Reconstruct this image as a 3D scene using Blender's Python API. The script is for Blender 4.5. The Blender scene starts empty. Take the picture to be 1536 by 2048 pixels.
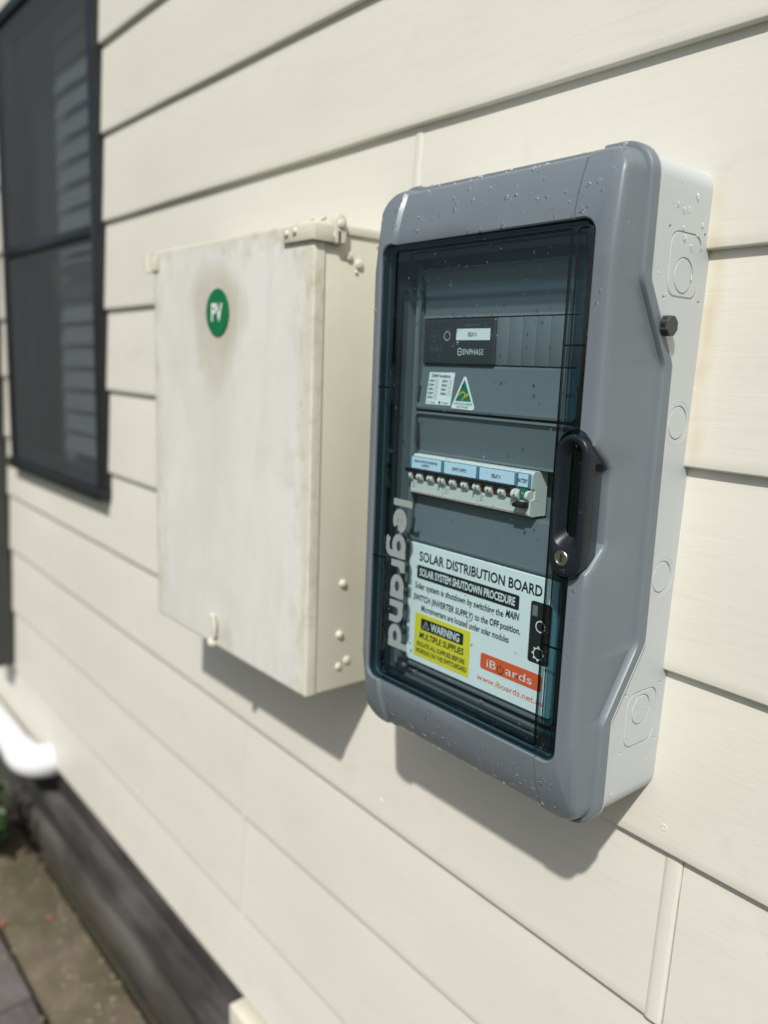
import bpy, bmesh, math, random
from mathutils import Vector, Matrix, noise

random.seed(7)
rad = math.radians
scene = bpy.context.scene
ZO = 1.555                       # lens height above the ground; heights below are measured from the lens

# ------------------------------------------------------------------ camera
cam_d = bpy.data.cameras.new('camera')
cam = bpy.data.objects.new('camera', cam_d)
scene.collection.objects.link(cam)
RX = Vector((0.63936543, 0.76802018, 0.03683557))
DN = Vector((0.15786226, -0.08423026, -0.98386217))
FW = Vector((-0.75252333, 0.6348624, -0.17509532))
m = Matrix.Identity(4)
for i in range(3):
    m[i][0] = RX[i]; m[i][1] = -DN[i]; m[i][2] = -FW[i]
m[0][3], m[1][3], m[2][3] = 0.0, -0.735, ZO
cam.matrix_world = m
cam_d.sensor_fit = 'VERTICAL'
cam_d.sensor_height = 36.0
cam_d.lens = 36.0 * 1616.0 / 2048.0
cam_d.clip_start = 0.02
cam_d.clip_end = 500.0
cam_d.dof.use_dof = True
cam_d.dof.focus_distance = 0.77
cam_d.dof.aperture_fstop = 2.7
scene.camera = cam

# ------------------------------------------------------------------ sky, sun, exposure
SUN_TO = Vector((0.66, -1.0, 1.31)).normalized()
ELEV = math.asin(SUN_TO.z)
world = bpy.data.worlds.new("World")
scene.world = world
world.use_nodes = True
wn = world.node_tree
wn.nodes.clear()
wo = wn.nodes.new('ShaderNodeOutputWorld')
wb = wn.nodes.new('ShaderNodeBackground')
ws = wn.nodes.new('ShaderNodeTexSky')
ws.sky_type = 'NISHITA'
ws.sun_disc = False
ws.sun_elevation = ELEV
ws.sun_rotation = math.atan2(SUN_TO.x, SUN_TO.y)
ws.air_density = 1.0
ws.dust_density = 2.6
ws.ozone_density = 1.0
wb.inputs['Strength'].default_value = 0.074
wn.links.new(ws.outputs[0], wb.inputs['Color'])
wn.links.new(wb.outputs[0], wo.inputs['Surface'])

sun_d = bpy.data.lights.new('sun', 'SUN')
sun_d.energy = 3.7
sun_d.angle = rad(1.5)
sun_d.color = (1.0, 0.965, 0.905)
sun = bpy.data.objects.new('sun', sun_d)
sun.rotation_euler = SUN_TO.to_track_quat('Z', 'Y').to_euler()
sun.location = (2, -3, 6)
scene.collection.objects.link(sun)

scene.view_settings.view_transform = 'Standard'
scene.view_settings.look = 'None'
scene.view_settings.exposure = 0.22
scene.view_settings.gamma = 1.0
scene.view_settings.use_curve_mapping = False
scene.cycles.use_denoising = True
scene.cycles.max_bounces = 10
scene.cycles.transparent_max_bounces = 24

# ------------------------------------------------------------------ object helpers
ORG = {}
COL = scene.collection


def tag(o, label=None, cat=None, group=None, kind=None):
    if label: o['label'] = label
    if cat: o['category'] = cat
    if group: o['group'] = group
    if kind: o['kind'] = kind
    return o


def thing(name, loc, label, cat, group=None, kind=None):
    o = bpy.data.objects.new(name, None)
    o.empty_display_size = 0.05
    w = Vector((loc[0], loc[1], loc[2] + ZO))
    o.location = w
    COL.objects.link(o)
    ORG[o.name] = w
    return tag(o, label, cat, group, kind)


class MB:
    """collects vertices and faces; build() links them as ONE mesh object"""

    def __init__(s):
        s.v = []; s.f = []; s.mi = []

    def add(s, verts, faces, mi=0):
        b = len(s.v)
        s.v.extend([tuple(p) for p in verts])
        for f in faces:
            s.f.append(tuple(i + b for i in f)); s.mi.append(mi)
        return s

    def box(s, x0, x1, y0, y1, z0, z1, bev=0.0, mi=0):
        if bev <= 0:
            v = [(x, y, z) for z in (z0, z1) for y in (y0, y1) for x in (x0, x1)]
            return s.add(v, [(0, 2, 3, 1), (4, 5, 7, 6), (0, 1, 5, 4), (2, 6, 7, 3), (0, 4, 6, 2), (1, 3, 7, 5)], mi)
        bm = bmesh.new()
        bmesh.ops.create_cube(bm, size=1.0)
        for v in bm.verts:
            v.co = Vector(((x0 + x1) / 2 + v.co.x * (x1 - x0), (y0 + y1) / 2 + v.co.y * (y1 - y0), (z0 + z1) / 2 + v.co.z * (z1 - z0)))
        bmesh.ops.bevel(bm, geom=list(bm.edges), offset=bev, segments=2, affect='EDGES', profile=0.5)
        return s.addbm(bm, mi)

    def addbm(s, bm, mi=0):
        bm.verts.index_update()
        s.add([v.co.copy() for v in bm.verts], [tuple(v.index for v in f.verts) for f in bm.faces], mi)
        bm.free()
        return s

    def loops(s, loops, close0=False, close1=False, mi=0, flip=False):
        n = len(loops[0]); v = []; f = []
        for L in loops: v.extend(L)
        for k in range(len(loops) - 1):
            a = k * n; b = a + n
            for i in range(n):
                j = (i + 1) % n
                q = (a + i, a + j, b + j, b + i)
                f.append(q[::-1] if flip else q)
        if close0:
            q = tuple(range(n)); f.append(q if flip else q[::-1])
        if close1:
            q = tuple(range((len(loops) - 1) * n, len(loops) * n)); f.append(q[::-1] if flip else q)
        return s.add(v, f, mi)

    def tube(s, pts, r, n=12, caps=True, mi=0):
        pts = [Vector(p) for p in pts]; L = []
        up = None
        for i, p in enumerate(pts):
            d = (pts[min(i + 1, len(pts) - 1)] - pts[max(i - 1, 0)]).normalized()
            if up is None:
                up = Vector((0, 0, 1)) if abs(d.z) < 0.9 else Vector((1, 0, 0))
            a = d.cross(up).normalized(); b = a.cross(d).normalized(); up = b
            rr = r[i] if isinstance(r, (list, tuple)) else r
            L.append([p + (a * math.cos(t) + b * math.sin(t)) * rr for t in [2 * math.pi * k / n for k in range(n)]])
        return s.loops(L, caps, caps, mi)

    def disc(s, c, axis, r, prof, n=24, mi=0):
        """lathe about axis through c; prof = [(radius, height), ...]"""
        ax = Vector(axis).normalized()
        up = Vector((0, 0, 1)) if abs(ax.z) < 0.9 else Vector((1, 0, 0))
        a = ax.cross(up).normalized(); b = a.cross(ax).normalized()
        L = []
        for (q, h) in prof:
            L.append([Vector(c) + ax * h + (a * math.cos(2 * math.pi * k / n) + b * math.sin(2 * math.pi * k / n)) * (q * r) for k in range(n)])
        return s.loops(L, False, True, mi)

    def build(s, name, mats, parent=None, smooth=True, ang=35, recalc=True):
        me = bpy.data.meshes.new(name)
        org = Vector((0, 0, 0))
        if parent is not None: org = ORG[parent.name]
        me.from_pydata([(p[0] - org.x, p[1] - org.y, p[2] + ZO - org.z) for p in s.v], [], s.f)
        if not isinstance(mats, (list, tuple)): mats = [mats]
        for mm in mats: me.materials.append(mm)
        if len(mats) > 1:
            for p, k in zip(me.polygons, s.mi): p.material_index = k
        if recalc:
            bm = bmesh.new(); bm.from_mesh(me)
            bmesh.ops.recalc_face_normals(bm, faces=bm.faces)
            bm.to_mesh(me); bm.free()
        if smooth:
            for p in me.polygons: p.use_smooth = True
            me.set_sharp_from_angle(angle=rad(ang))
        me.update()
        o = bpy.data.objects.new(name, me)
        COL.objects.link(o)
        if parent is not None: o.parent = parent
        ORG[o.name] = org
        return o


def copy_part(src, parent, dx=0, dy=0, dz=0):
    o = src.copy(); COL.objects.link(o); o.parent = parent
    o.location = src.location + Vector((dx, dy, dz))
    ORG[o.name] = ORG[src.name].copy()
    return o


def rr(x0, x1, z0, z1, r, xs, zs, nc=7):
    """rounded rectangle, clockwise from the top left: top side at xs, right side at zs (falling)"""
    P = []
    for x in xs: P.append((x, z1))
    for k in range(nc + 1):
        t = math.pi / 2 * (1 - k / nc); P.append((x1 - r + r * math.cos(t), z1 - r + r * math.sin(t)))
    for z in zs: P.append((x1, z))
    for k in range(nc + 1):
        t = -math.pi / 2 * k / nc; P.append((x1 - r + r * math.cos(t), z0 + r + r * math.sin(t)))
    for x in reversed(xs): P.append((x, z0))
    for k in range(nc + 1):
        t = -math.pi / 2 - math.pi / 2 * k / nc; P.append((x0 + r + r * math.cos(t), z0 + r + r * math.sin(t)))
    for z in reversed(zs): P.append((x0, z))
    for k in range(nc + 1):
        t = math.pi - math.pi / 2 * k / nc; P.append((x0 + r + r * math.cos(t), z1 - r + r * math.sin(t)))
    return P


def rrect(x0, x1, z0, z1, r, nc=5):
    return rr(x0, x1, z0, z1, r, [], [], nc)


def plate(mb, x0, x1, z0, z1, r, yb, yf, bev=0.0006, mi=0, nc=5):
    """rounded plate facing -y, from yb (back) to yf (front)"""
    A = rrect(x0, x1, z0, z1, r, nc)
    B = rrect(x0 + bev, x1 - bev, z0 + bev, z1 - bev, max(r - bev, 1e-4), nc)
    L = [[(x, yb, z) for x, z in A], [(x, yf + bev, z) for x, z in A], [(x, yf, z) for x, z in B]]
    return mb.loops(L, True, True, mi)


# ------------------------------------------------------------------ text
_fc = bpy.data.curves.new('type', 'FONT')
_fo = bpy.data.objects.new('type', _fc)
COL.objects.link(_fo)


def glyphs(s, bold=0.0, shear=0.0):
    _fc.body = s; _fc.size = 1.0; _fc.offset = bold; _fc.shear = shear; _fc.resolution_u = 3
    dg = bpy.context.evaluated_depsgraph_get(); dg.update()
    me = _fo.evaluated_get(dg).to_mesh()
    v = [tuple(p.co) for p in me.vertices]; f = [tuple(p.vertices) for p in me.polygons]
    _fo.evaluated_get(dg).to_mesh_clear()
    return v, f


_v, _f = glyphs('H')
CAP = max(p[1] for p in _v) - min(p[1] for p in _v)


def text(mb, s, x0, x1, zb, zt, y, bold=0.0, shear=0.0, mi=0, fn=None):
    """s between x0 and x1, baseline zb, capital tops zt, on the plane y (or fn(u,w) -> point)"""
    v, f = glyphs(s, bold, shear)
    if not v: return
    a = min(p[0] for p in v); b = max(p[0] for p in v)
    sx = (x1 - x0) / max(b - a, 1e-6); sz = (zt - zb) / CAP
    out = []
    for p in v:
        X = x0 + (p[0] - a) * sx; Z = zb + p[1] * sz
        out.append(fn(X, Z) if fn else (X, y, Z))
    mb.add(out, f, mi)


def stroke(mb, pts, w, fn, mi=0, closed=False):
    """flat ribbon of width w along 2D points, mapped to 3D by fn(u, v)"""
    P = [Vector((p[0], p[1])) for p in pts]; n = len(P)
    A = []; B = []
    for i in range(n):
        if closed: d = P[(i + 1) % n] - P[i - 1]
        else: d = P[min(i + 1, n - 1)] - P[max(i - 1, 0)]
        d.normalize(); k = Vector((-d.y, d.x)) * (w / 2)
        A.append(P[i] + k); B.append(P[i] - k)
    v = [fn(p.x, p.y) for p in A] + [fn(p.x, p.y) for p in B]
    m = n if closed else n - 1
    mb.add(v, [(i, (i + 1) % n, n + (i + 1) % n, n + i) for i in range(m)], mi)


def arc(cx, cy, rx, ry, a0, a1, n=16):
    return [(cx + rx * math.cos(rad(a0 + (a1 - a0) * k / n)), cy + ry * math.sin(rad(a0 + (a1 - a0) * k / n))) for k in range(n + 1)]


# ------------------------------------------------------------------ materials
def new_mat(name):
    mt = bpy.data.materials.new(name); mt.use_nodes = True
    nt = mt.node_tree; b = nt.nodes['Principled BSDF']
    return mt, nt, b


def N(nt, t, **kw):
    n = nt.nodes.new(t)
    for k, v in kw.items(): setattr(n, k, v)
    return n


def mathn(nt, op, a, b=None, c=None, clamp=False):
    n = N(nt, 'ShaderNodeMath', operation=op); n.use_clamp = clamp
    for i, q in enumerate((a, b, c)):
        if q is None: continue
        if isinstance(q, (int, float)): n.inputs[i].default_value = q
        else: nt.links.new(q, n.inputs[i])
    return n.outputs[0]


def pos_map(nt, sc):
    g = N(nt, 'ShaderNodeNewGeometry')
    mp = N(nt, 'ShaderNodeVectorMath', operation='MULTIPLY'); mp.inputs[1].default_value = sc
    nt.links.new(g.outputs['Position'], mp.inputs[0])
    return mp.outputs[0]


def noisen(nt, vec, scale, detail=3.0, rough=0.5, dist=0.0):
    n = N(nt, 'ShaderNodeTexNoise'); n.inputs['Scale'].default_value = scale
    n.inputs['Detail'].default_value = detail; n.inputs['Roughness'].default_value = rough
    n.inputs['Distortion'].default_value = dist
    nt.links.new(vec, n.inputs['Vector'])
    return n.outputs['Fac']


def ramp(nt, fac, a, b, ca=(0, 0, 0, 1), cb=(1, 1, 1, 1)):
    r = N(nt, 'ShaderNodeValToRGB')
    r.color_ramp.elements[0].position = a; r.color_ramp.elements[1].position = b
    r.color_ramp.elements[0].color = ca; r.color_ramp.elements[1].color = cb
    nt.links.new(fac, r.inputs[0]); return r.outputs[0]


def mix(nt, fac, a, b, blend='MIX'):
    n = N(nt, 'ShaderNodeMix', data_type='RGBA', blend_type=blend)
    if isinstance(fac, (int, float)): n.inputs[0].default_value = fac
    else: nt.links.new(fac, n.inputs[0])
    for i, q in ((6, a), (7, b)):
        if isinstance(q, tuple): n.inputs[i].default_value = q if len(q) == 4 else q + (1,)
        else: nt.links.new(q, n.inputs[i])
    return n.outputs[2]


def bump(nt, b, h, strength, dist):
    n = N(nt, 'ShaderNodeBump'); n.inputs['Strength'].default_value = strength; n.inputs['Distance'].default_value = dist
    nt.links.new(h, n.inputs['Height']); nt.links.new(n.outputs[0], b.inputs['Normal'])


def simple(name, col, rough=0.5, metal=0.0, var=0.0, vscale=40.0, bmp=0.0, bscale=300.0, spec=0.5, coat=0.0):
    mt, nt, b = new_mat(name)
    b.inputs['Base Color'].default_value = col + (1,)
    b.inputs['Roughness'].default_value = rough; b.inputs['Metallic'].default_value = metal
    b.inputs['Specular IOR Level'].default_value = spec
    if coat: b.inputs['Coat Weight'].default_value = coat
    P = pos_map(nt, (1, 1, 1))
    if var > 0:
        f = noisen(nt, P, vscale, 4)
        lo = tuple(c * (1 - var) for c in col); hi = tuple(min(c * (1 + var), 1) for c in col)
        nt.links.new(mix(nt, ramp(nt, f, 0.3, 0.7), lo, hi), b.inputs['Base Color'])
        rr_ = N(nt, 'ShaderNodeMapRange'); nt.links.new(f, rr_.inputs[0])
        rr_.inputs[3].default_value = max(rough - 0.08, 0.02); rr_.inputs[4].default_value = min(rough + 0.08, 1)
        nt.links.new(rr_.outputs[0], b.inputs['Roughness'])
    if bmp > 0: bump(nt, b, noisen(nt, P, bscale, 3), bmp, 0.0004)
    return mt


def weatherboard_paint():
    mt, nt, b = new_mat('cream_weatherboard_paint')
    P = pos_map(nt, (1, 1, 1))
    big = noisen(nt, P, 2.2, 3)
    col = mix(nt, ramp(nt, big, 0.35, 0.65), (0.612, 0.598, 0.528), (0.645, 0.630, 0.566))
    fine = noisen(nt, pos_map(nt, (4, 30, 30)), 3.0, 5, 0.6)
    col = mix(nt, mathn(nt, 'MULTIPLY', ramp(nt, fine, 0.5, 0.8), 0.35), col, (0.54, 0.53, 0.48))
    sx = N(nt, 'ShaderNodeSeparateXYZ'); nt.links.new(P, sx.inputs[0])
    X = sx.outputs[0]; Z = sx.outputs[2]
    wob = noisen(nt, pos_map(nt, (1, 1, 1)), 14.0, 4)
    # tan outline left on the paint beside the grey enclosure
    xx = mathn(nt, 'ADD', X, mathn(nt, 'MULTIPLY', mathn(nt, 'SUBTRACT', wob, 0.5), 0.022))
    d = mathn(nt, 'ABSOLUTE', mathn(nt, 'ADD', xx, 0.4060))
    band = mathn(nt, 'SUBTRACT', 1.0, mathn(nt, 'DIVIDE', d, 0.0125), clamp=True)
    z0 = mathn(nt, 'MULTIPLY', mathn(nt, 'SUBTRACT', Z, ZO - 0.10), 25.0, clamp=True)
    z1 = mathn(nt, 'MULTIPLY', mathn(nt, 'SUBTRACT', ZO + 0.20, Z), 40.0, clamp=True)
    st = mathn(nt, 'MULTIPLY', mathn(nt, 'MULTIPLY', band, z0), z1)
    st = mathn(nt, 'MULTIPLY', st, ramp(nt, noisen(nt, P, 26.0, 4, 0.6), 0.3, 0.62))
    col = mix(nt, mathn(nt, 'MULTIPLY', st, 0.6), col, (0.53, 0.44, 0.27))
    # faint grime blotches
    gr = ramp(nt, noisen(nt, P, 9.0, 5, 0.65, 0.6), 0.62, 0.78)
    col = mix(nt, mathn(nt, 'MULTIPLY', gr, 0.26), col, (0.42, 0.40, 0.33))
    # small specks
    vo = N(nt, 'ShaderNodeTexVoronoi'); vo.inputs['Scale'].default_value = 38.0
    nt.links.new(P, vo.inputs['Vector'])
    sp = ramp(nt, vo.outputs['Distance'], 0.035, 0.05, (1, 1, 1, 1), (0, 0, 0, 1))
    keep = ramp(nt, noisen(nt, P, 21.0, 2), 0.62, 0.64)
    col = mix(nt, mathn(nt, 'MULTIPLY', mathn(nt, 'MULTIPLY', sp, keep), 0.6), col, (0.2, 0.17, 0.12))
    nt.links.new(col, b.inputs['Base Color'])
    b.inputs['Roughness'].default_value = 0.42
    b.inputs['Specular IOR Level'].default_value = 0.35
    g1 = noisen(nt, pos_map(nt, (5, 120, 120)), 2.0, 6, 0.6)
    g2 = noisen(nt, pos_map(nt, (1.6, 1, 1)), 130.0, 3, 0.6)
    g3 = noisen(nt, pos_map(nt, (20, 300, 300)), 3.0, 3)
    h = mathn(nt, 'ADD', mathn(nt, 'MULTIPLY', g1, 0.9), mathn(nt, 'MULTIPLY', g2, 0.22))
    h = mathn(nt, 'ADD', h, mathn(nt, 'MULTIPLY', g3, 0.25))
    bump(nt, b, h, 0.32, 0.0006)
    return mt


def meter_paint(name, front):
    mt, nt, b = new_mat(name)
    P = pos_map(nt, (1, 1, 1))
    sx = N(nt, 'ShaderNodeSeparateXYZ'); nt.links.new(P, sx.inputs[0])
    X, Z = sx.outputs[0], sx.outputs[2]
    cream = (0.595, 0.585, 0.485); chalk = (0.67, 0.675, 0.64)
    if front:
        w1 = noisen(nt, pos_map(nt, (1, 1, 0.35)), 16.0, 5, 0.6, 0.4)
        w2 = noisen(nt, pos_map(nt, (1, 1, 0.25)), 9.0, 4, 0.6)
        jit = mathn(nt, 'MULTIPLY', mathn(nt, 'SUBTRACT', w1, 0.5), 0.11)
        e1 = mathn(nt, 'ADD', mathn(nt, 'SUBTRACT', -0.873, X), jit)          # distance to the right edge
        e2 = mathn(nt, 'ADD', mathn(nt, 'SUBTRACT', X, -1.330), jit)
        e3 = mathn(nt, 'ADD', mathn(nt, 'SUBTRACT', ZO + 0.166, Z), jit)
        e = mathn(nt, 'MINIMUM', mathn(nt, 'MINIMUM', e1, e2), e3)
        f = mathn(nt, 'DIVIDE', e, 0.016, clamp=True)
        f = mathn(nt, 'MULTIPLY', f, ramp(nt, w2, 0.2, 0.55, (0.55,) * 3 + (1,), (1, 1, 1, 1)))
        col = mix(nt, f, cream, chalk)
        e_ = mathn(nt, 'SUBTRACT', 1.0, mathn(nt, 'DIVIDE', e, 0.055), clamp=True)
        chip = mathn(nt, 'MULTIPLY', ramp(nt, noisen(nt, pos_map(nt, (1, 1, 0.6)), 38.0, 5, 0.7, 0.5), 0.50, 0.62), e_)
        col = mix(nt, mathn(nt, 'MULTIPLY', chip, 0.75), col, (0.46, 0.43, 0.33))
        # brown-grey run around and below the round sticker
        dx = mathn(nt, 'ADD', mathn(nt, 'ADD', X, 1.112), mathn(nt, 'MULTIPLY', mathn(nt, 'SUBTRACT', w1, 0.5), 0.12))
        dz = mathn(nt, 'SUBTRACT', Z, ZO + 0.075)
        low = mathn(nt, 'MULTIPLY', mathn(nt, 'LESS_THAN', dz, 0.0), 1.0)
        az = mathn(nt, 'ABSOLUTE', dz)
        hz = mathn(nt, 'ADD', 0.072, mathn(nt, 'MULTIPLY', low, 0.060))
        wx = mathn(nt, 'SUBTRACT', 0.086, mathn(nt, 'MULTIPLY', mathn(nt, 'MULTIPLY', low, az), 0.28))
        q = mathn(nt, 'ADD', mathn(nt, 'POWER', mathn(nt, 'DIVIDE', mathn(nt, 'ABSOLUTE', dx), wx), 2.0), mathn(nt, 'POWER', mathn(nt, 'DIVIDE', az, hz), 2.0))
        st = mathn(nt, 'MULTIPLY', mathn(nt, 'SUBTRACT', 1.25, q), 1.2, clamp=True)
        st = mathn(nt, 'MULTIPLY', st, ramp(nt, w1, 0.25, 0.6, (0.5, 0.5, 0.5, 1), (1, 1, 1, 1)))
        col = mix(nt, mathn(nt, 'MULTIPLY', st, 0.8), col, (0.43, 0.40, 0.30))
        # soft vertical washing streaks and a rusty smear at the latch
        sk = ramp(nt, noisen(nt, pos_map(nt, (7, 1, 1.6)), 3.2, 5, 0.65, 0.8), 0.48, 0.72)
        col = mix(nt, mathn(nt, 'MULTIPLY', sk, 0.38), col, (0.53, 0.52, 0.47))
        bl_ = ramp(nt, noisen(nt, P, 5.0, 4, 0.6, 0.5), 0.45, 0.7)
        col = mix(nt, mathn(nt, 'MULTIPLY', bl_, 0.6), col, (0.56, 0.55, 0.50))
        lx = mathn(nt, 'ADD', X, 1.095); lz = mathn(nt, 'SUBTRACT', Z, ZO - 0.425)
        lq = mathn(nt, 'SQRT', mathn(nt, 'ADD', mathn(nt, 'POWER', lx, 2.0), mathn(nt, 'POWER', lz, 2.0)))
        lm = mathn(nt, 'MULTIPLY', mathn(nt, 'SUBTRACT', 1.0, mathn(nt, 'DIVIDE', lq, 0.045)), w1, clamp=True)
        col = mix(nt, lm, col, (0.42, 0.33, 0.22))
    else:
        w = noisen(nt, P, 7.0, 4, 0.6)
        col = mix(nt, ramp(nt, w, 0.35, 0.7), cream, (0.555, 0.545, 0.445))
        sk = ramp(nt, noisen(nt, pos_map(nt, (1, 30, 2)), 2.0, 4, 0.6), 0.5, 0.8)
        col = mix(nt, mathn(nt, 'MULTIPLY', sk, 0.2), col, (0.5, 0.46, 0.36))
    nt.links.new(col, b.inputs['Base Color'])
    b.inputs['Roughness'].default_value = 0.45
    h = mathn(nt, 'ADD', noisen(nt, P, 55.0, 4, 0.6), mathn(nt, 'MULTIPLY', noisen(nt, pos_map(nt, (1, 1, 0.3)), 14.0, 3), 2.0))
    bump(nt, b, h, 0.35, 0.0012)
    return mt


def tinted(name, col, gloss=0.9, base=0.05, graze=0.85):
    """clear tinted plastic sheet: coloured see-through with a surface reflection"""
    mt, nt, b = new_mat(name)
    nt.nodes.remove(b)
    out = nt.nodes['Material Output']
    tr = N(nt, 'ShaderNodeBsdfTransparent'); tr.inputs[0].default_value = col + (1,)
    gl = N(nt, 'ShaderNodeBsdfGlossy'); gl.inputs['Roughness'].default_value = 0.02
    gl.inputs['Color'].default_value = (gloss, gloss, gloss, 1)
    ge = N(nt, 'ShaderNodeNewGeometry')
    dt = N(nt, 'ShaderNodeVectorMath', operation='DOT_PRODUCT')
    nt.links.new(ge.outputs['Normal'], dt.inputs[0]); nt.links.new(ge.outputs['Incoming'], dt.inputs[1])
    gr = mathn(nt, 'SUBTRACT', 1.0, mathn(nt, 'ABSOLUTE', dt.outputs['Value']), clamp=True)
    fr = mathn(nt, 'ADD', base, mathn(nt, 'MULTIPLY', mathn(nt, 'POWER', gr, 5.0), graze))
    mx = N(nt, 'ShaderNodeMixShader')
    nt.links.new(fr, mx.inputs[0]); nt.links.new(tr.outputs[0], mx.inputs[1]); nt.links.new(gl.outputs[0], mx.inputs[2])
    nt.links.new(mx.outputs[0], out.inputs['Surface'])
    return mt


def weathered_timber():
    mt, nt, b = new_mat('weathered_dark_timber')
    g = noisen(nt, pos_map(nt, (2.5, 40, 40)), 1.6, 6, 0.65)
    big = noisen(nt, pos_map(nt, (2, 9, 9)), 1.5, 3)
    col = mix(nt, ramp(nt, g, 0.3, 0.7), (0.012, 0.011, 0.010), (0.045, 0.042, 0.040))
    col = mix(nt, mathn(nt, 'MULTIPLY', ramp(nt, big, 0.48, 0.66), 0.8), col, (0.098, 0.092, 0.088))
    gr = ramp(nt, noisen(nt, pos_map(nt, (4, 4, 10)), 2.0, 4), 0.55, 0.75)
    col = mix(nt, mathn(nt, 'MULTIPLY', gr, 0.4), col, (0.05, 0.052, 0.03))
    sx = N(nt, 'ShaderNodeSeparateXYZ'); nt.links.new(pos_map(nt, (1, 1, 1)), sx.inputs[0])
    lowm = mathn(nt, 'MULTIPLY', mathn(nt, 'SUBTRACT', 0.14, sx.outputs[2]), 9.0, clamp=True)
    lowm = mathn(nt, 'MULTIPLY', lowm, ramp(nt, noisen(nt, pos_map(nt, (3, 3, 8)), 3.0, 5, 0.65), 0.3, 0.6))
    col = mix(nt, mathn(nt, 'MULTIPLY', lowm, 0.75), col, (0.062, 0.056, 0.033))
    nt.links.new(col, b.inputs['Base Color']); b.inputs['Roughness'].default_value = 0.75
    bump(nt, b, g, 0.8, 0.004)
    return mt


def stone_mat(name, a, c, moss, amt):
    mt, nt, b = new_mat(name)
    P = pos_map(nt, (1, 1, 1))
    f = noisen(nt, P, 9.0, 6, 0.65); k = noisen(nt, P, 60.0, 4, 0.7)
    col = mix(nt, ramp(nt, f, 0.3, 0.7), a, c)
    col = mix(nt, mathn(nt, 'MULTIPLY', ramp(nt, k, 0.5, 0.8), 0.5), col, tuple(x * 1.6 for x in c))
    mo = ramp(nt, noisen(nt, P, 5.0, 5, 0.7), 0.42, 0.66)
    col = mix(nt, mathn(nt, 'MULTIPLY', mo, amt), col, moss)
    nt.links.new(col, b.inputs['Base Color']); b.inputs['Roughness'].default_value = 0.85
    bump(nt, b, mathn(nt, 'ADD', f, mathn(nt, 'MULTIPLY', k, 0.4)), 0.7, 0.006)
    return mt


M = {}
M['board'] = weatherboard_paint()
M['meter_front'] = meter_paint('chalky_meter_box_paint', True)
M['meter_side'] = meter_paint('cream_meter_box_paint', False)
M['cover'] = simple('blue_grey_plastic', (0.142, 0.170, 0.193), 0.38, var=0.04, vscale=9, bmp=0.12, bscale=1400, spec=0.45)
M['base'] = simple('light_grey_plastic', (0.48, 0.52, 0.53), 0.45, var=0.015, vscale=8, bmp=0.04, bscale=900)
M['chassis'] = simple('grey_inner_plastic', (0.142, 0.164, 0.181), 0.5, var=0.03, vscale=12)
M['pane'] = tinted('teal_tinted_polycarbonate', (0.76, 0.875, 0.892))
M['pane_rib'] = tinted('dark_teal_polycarbonate_rib', (0.05, 0.09, 0.11))
M['cavity'] = simple('shade_darkened_inner_plastic', (0.035, 0.042, 0.05), 0.5)  # front cavity walls: shade behind the door put into a near-black colour
M['pane_edge'] = tinted('teal_tinted_polycarbonate_edge', (0.26, 0.42, 0.48))
M['dark'] = simple('charcoal_plastic', (0.010, 0.015, 0.020), 0.36, var=0.05, vscale=30, spec=0.28)
M['black'] = simple('black_plastic', (0.010, 0.011, 0.013), 0.4)
M['gland'] = simple('dark_grey_rubber', (0.035, 0.042, 0.043), 0.5)
M['metal'] = simple('worn_nickel', (0.55, 0.52, 0.48), 0.3, metal=1.0, var=0.08, vscale=400)
M['white'] = simple('white_print', (0.78, 0.80, 0.80), 0.4, var=0.01)
M['sign'] = simple('white_sign_plastic', (0.80, 0.82, 0.82), 0.35, var=0.02, vscale=10)
M['ink'] = simple('black_ink', (0.012, 0.012, 0.014), 0.5)
M['inkgrey'] = simple('grey_ink', (0.16, 0.18, 0.19), 0.5)
M['yellow'] = simple('yellow_print', (0.80, 0.66, 0.045), 0.4)
M['orange'] = simple('orange_red_print', (0.80, 0.11, 0.035), 0.4)
M['green'] = simple('green_print', (0.010, 0.16, 0.085), 0.45)
M['pvgreen'] = simple('bright_green_print', (0.003, 0.15, 0.048), 0.6, var=0.04, spec=0.3)
M['gold'] = simple('gold_print', (0.80, 0.50, 0.03), 0.4)
M['logo'] = simple('silver_grey_print', (0.25, 0.29, 0.29), 0.5)
M['relayink'] = simple('light_grey_print', (0.6, 0.62, 0.62), 0.5)
M['brk'] = simple('off_white_breaker_plastic', (0.66, 0.65, 0.61), 0.45, var=0.03, vscale=60)
M['brkside'] = simple('breaker_grey', (0.50, 0.50, 0.47), 0.5)
M['lblue'] = simple('pale_blue_label', (0.60, 0.76, 0.90), 0.3)
M['lholder'] = simple('clear_blue_label_cover', (0.12, 0.22, 0.33), 0.2)
M['red'] = simple('dark_red_plastic', (0.10, 0.009, 0.012), 0.4)
M['redline'] = simple('red_print', (0.45, 0.03, 0.05), 0.4)
M['relay'] = simple('blue_black_plastic', (0.035, 0.042, 0.048), 0.4)
M['frame'] = simple('charcoal_window_paint', (0.013, 0.015, 0.017), 0.35, var=0.1, vscale=20)
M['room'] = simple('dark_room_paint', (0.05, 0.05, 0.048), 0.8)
M['slat'] = simple('grey_blind_slat', (0.34, 0.37, 0.375), 0.6)
M['curtain'] = simple('grey_sheer_curtain', (0.26, 0.27, 0.275), 0.8, var=0.12, vscale=9)
M['glass'] = tinted('window_glass', (0.90, 0.93, 0.93), base=0.025, graze=0.5)
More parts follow.
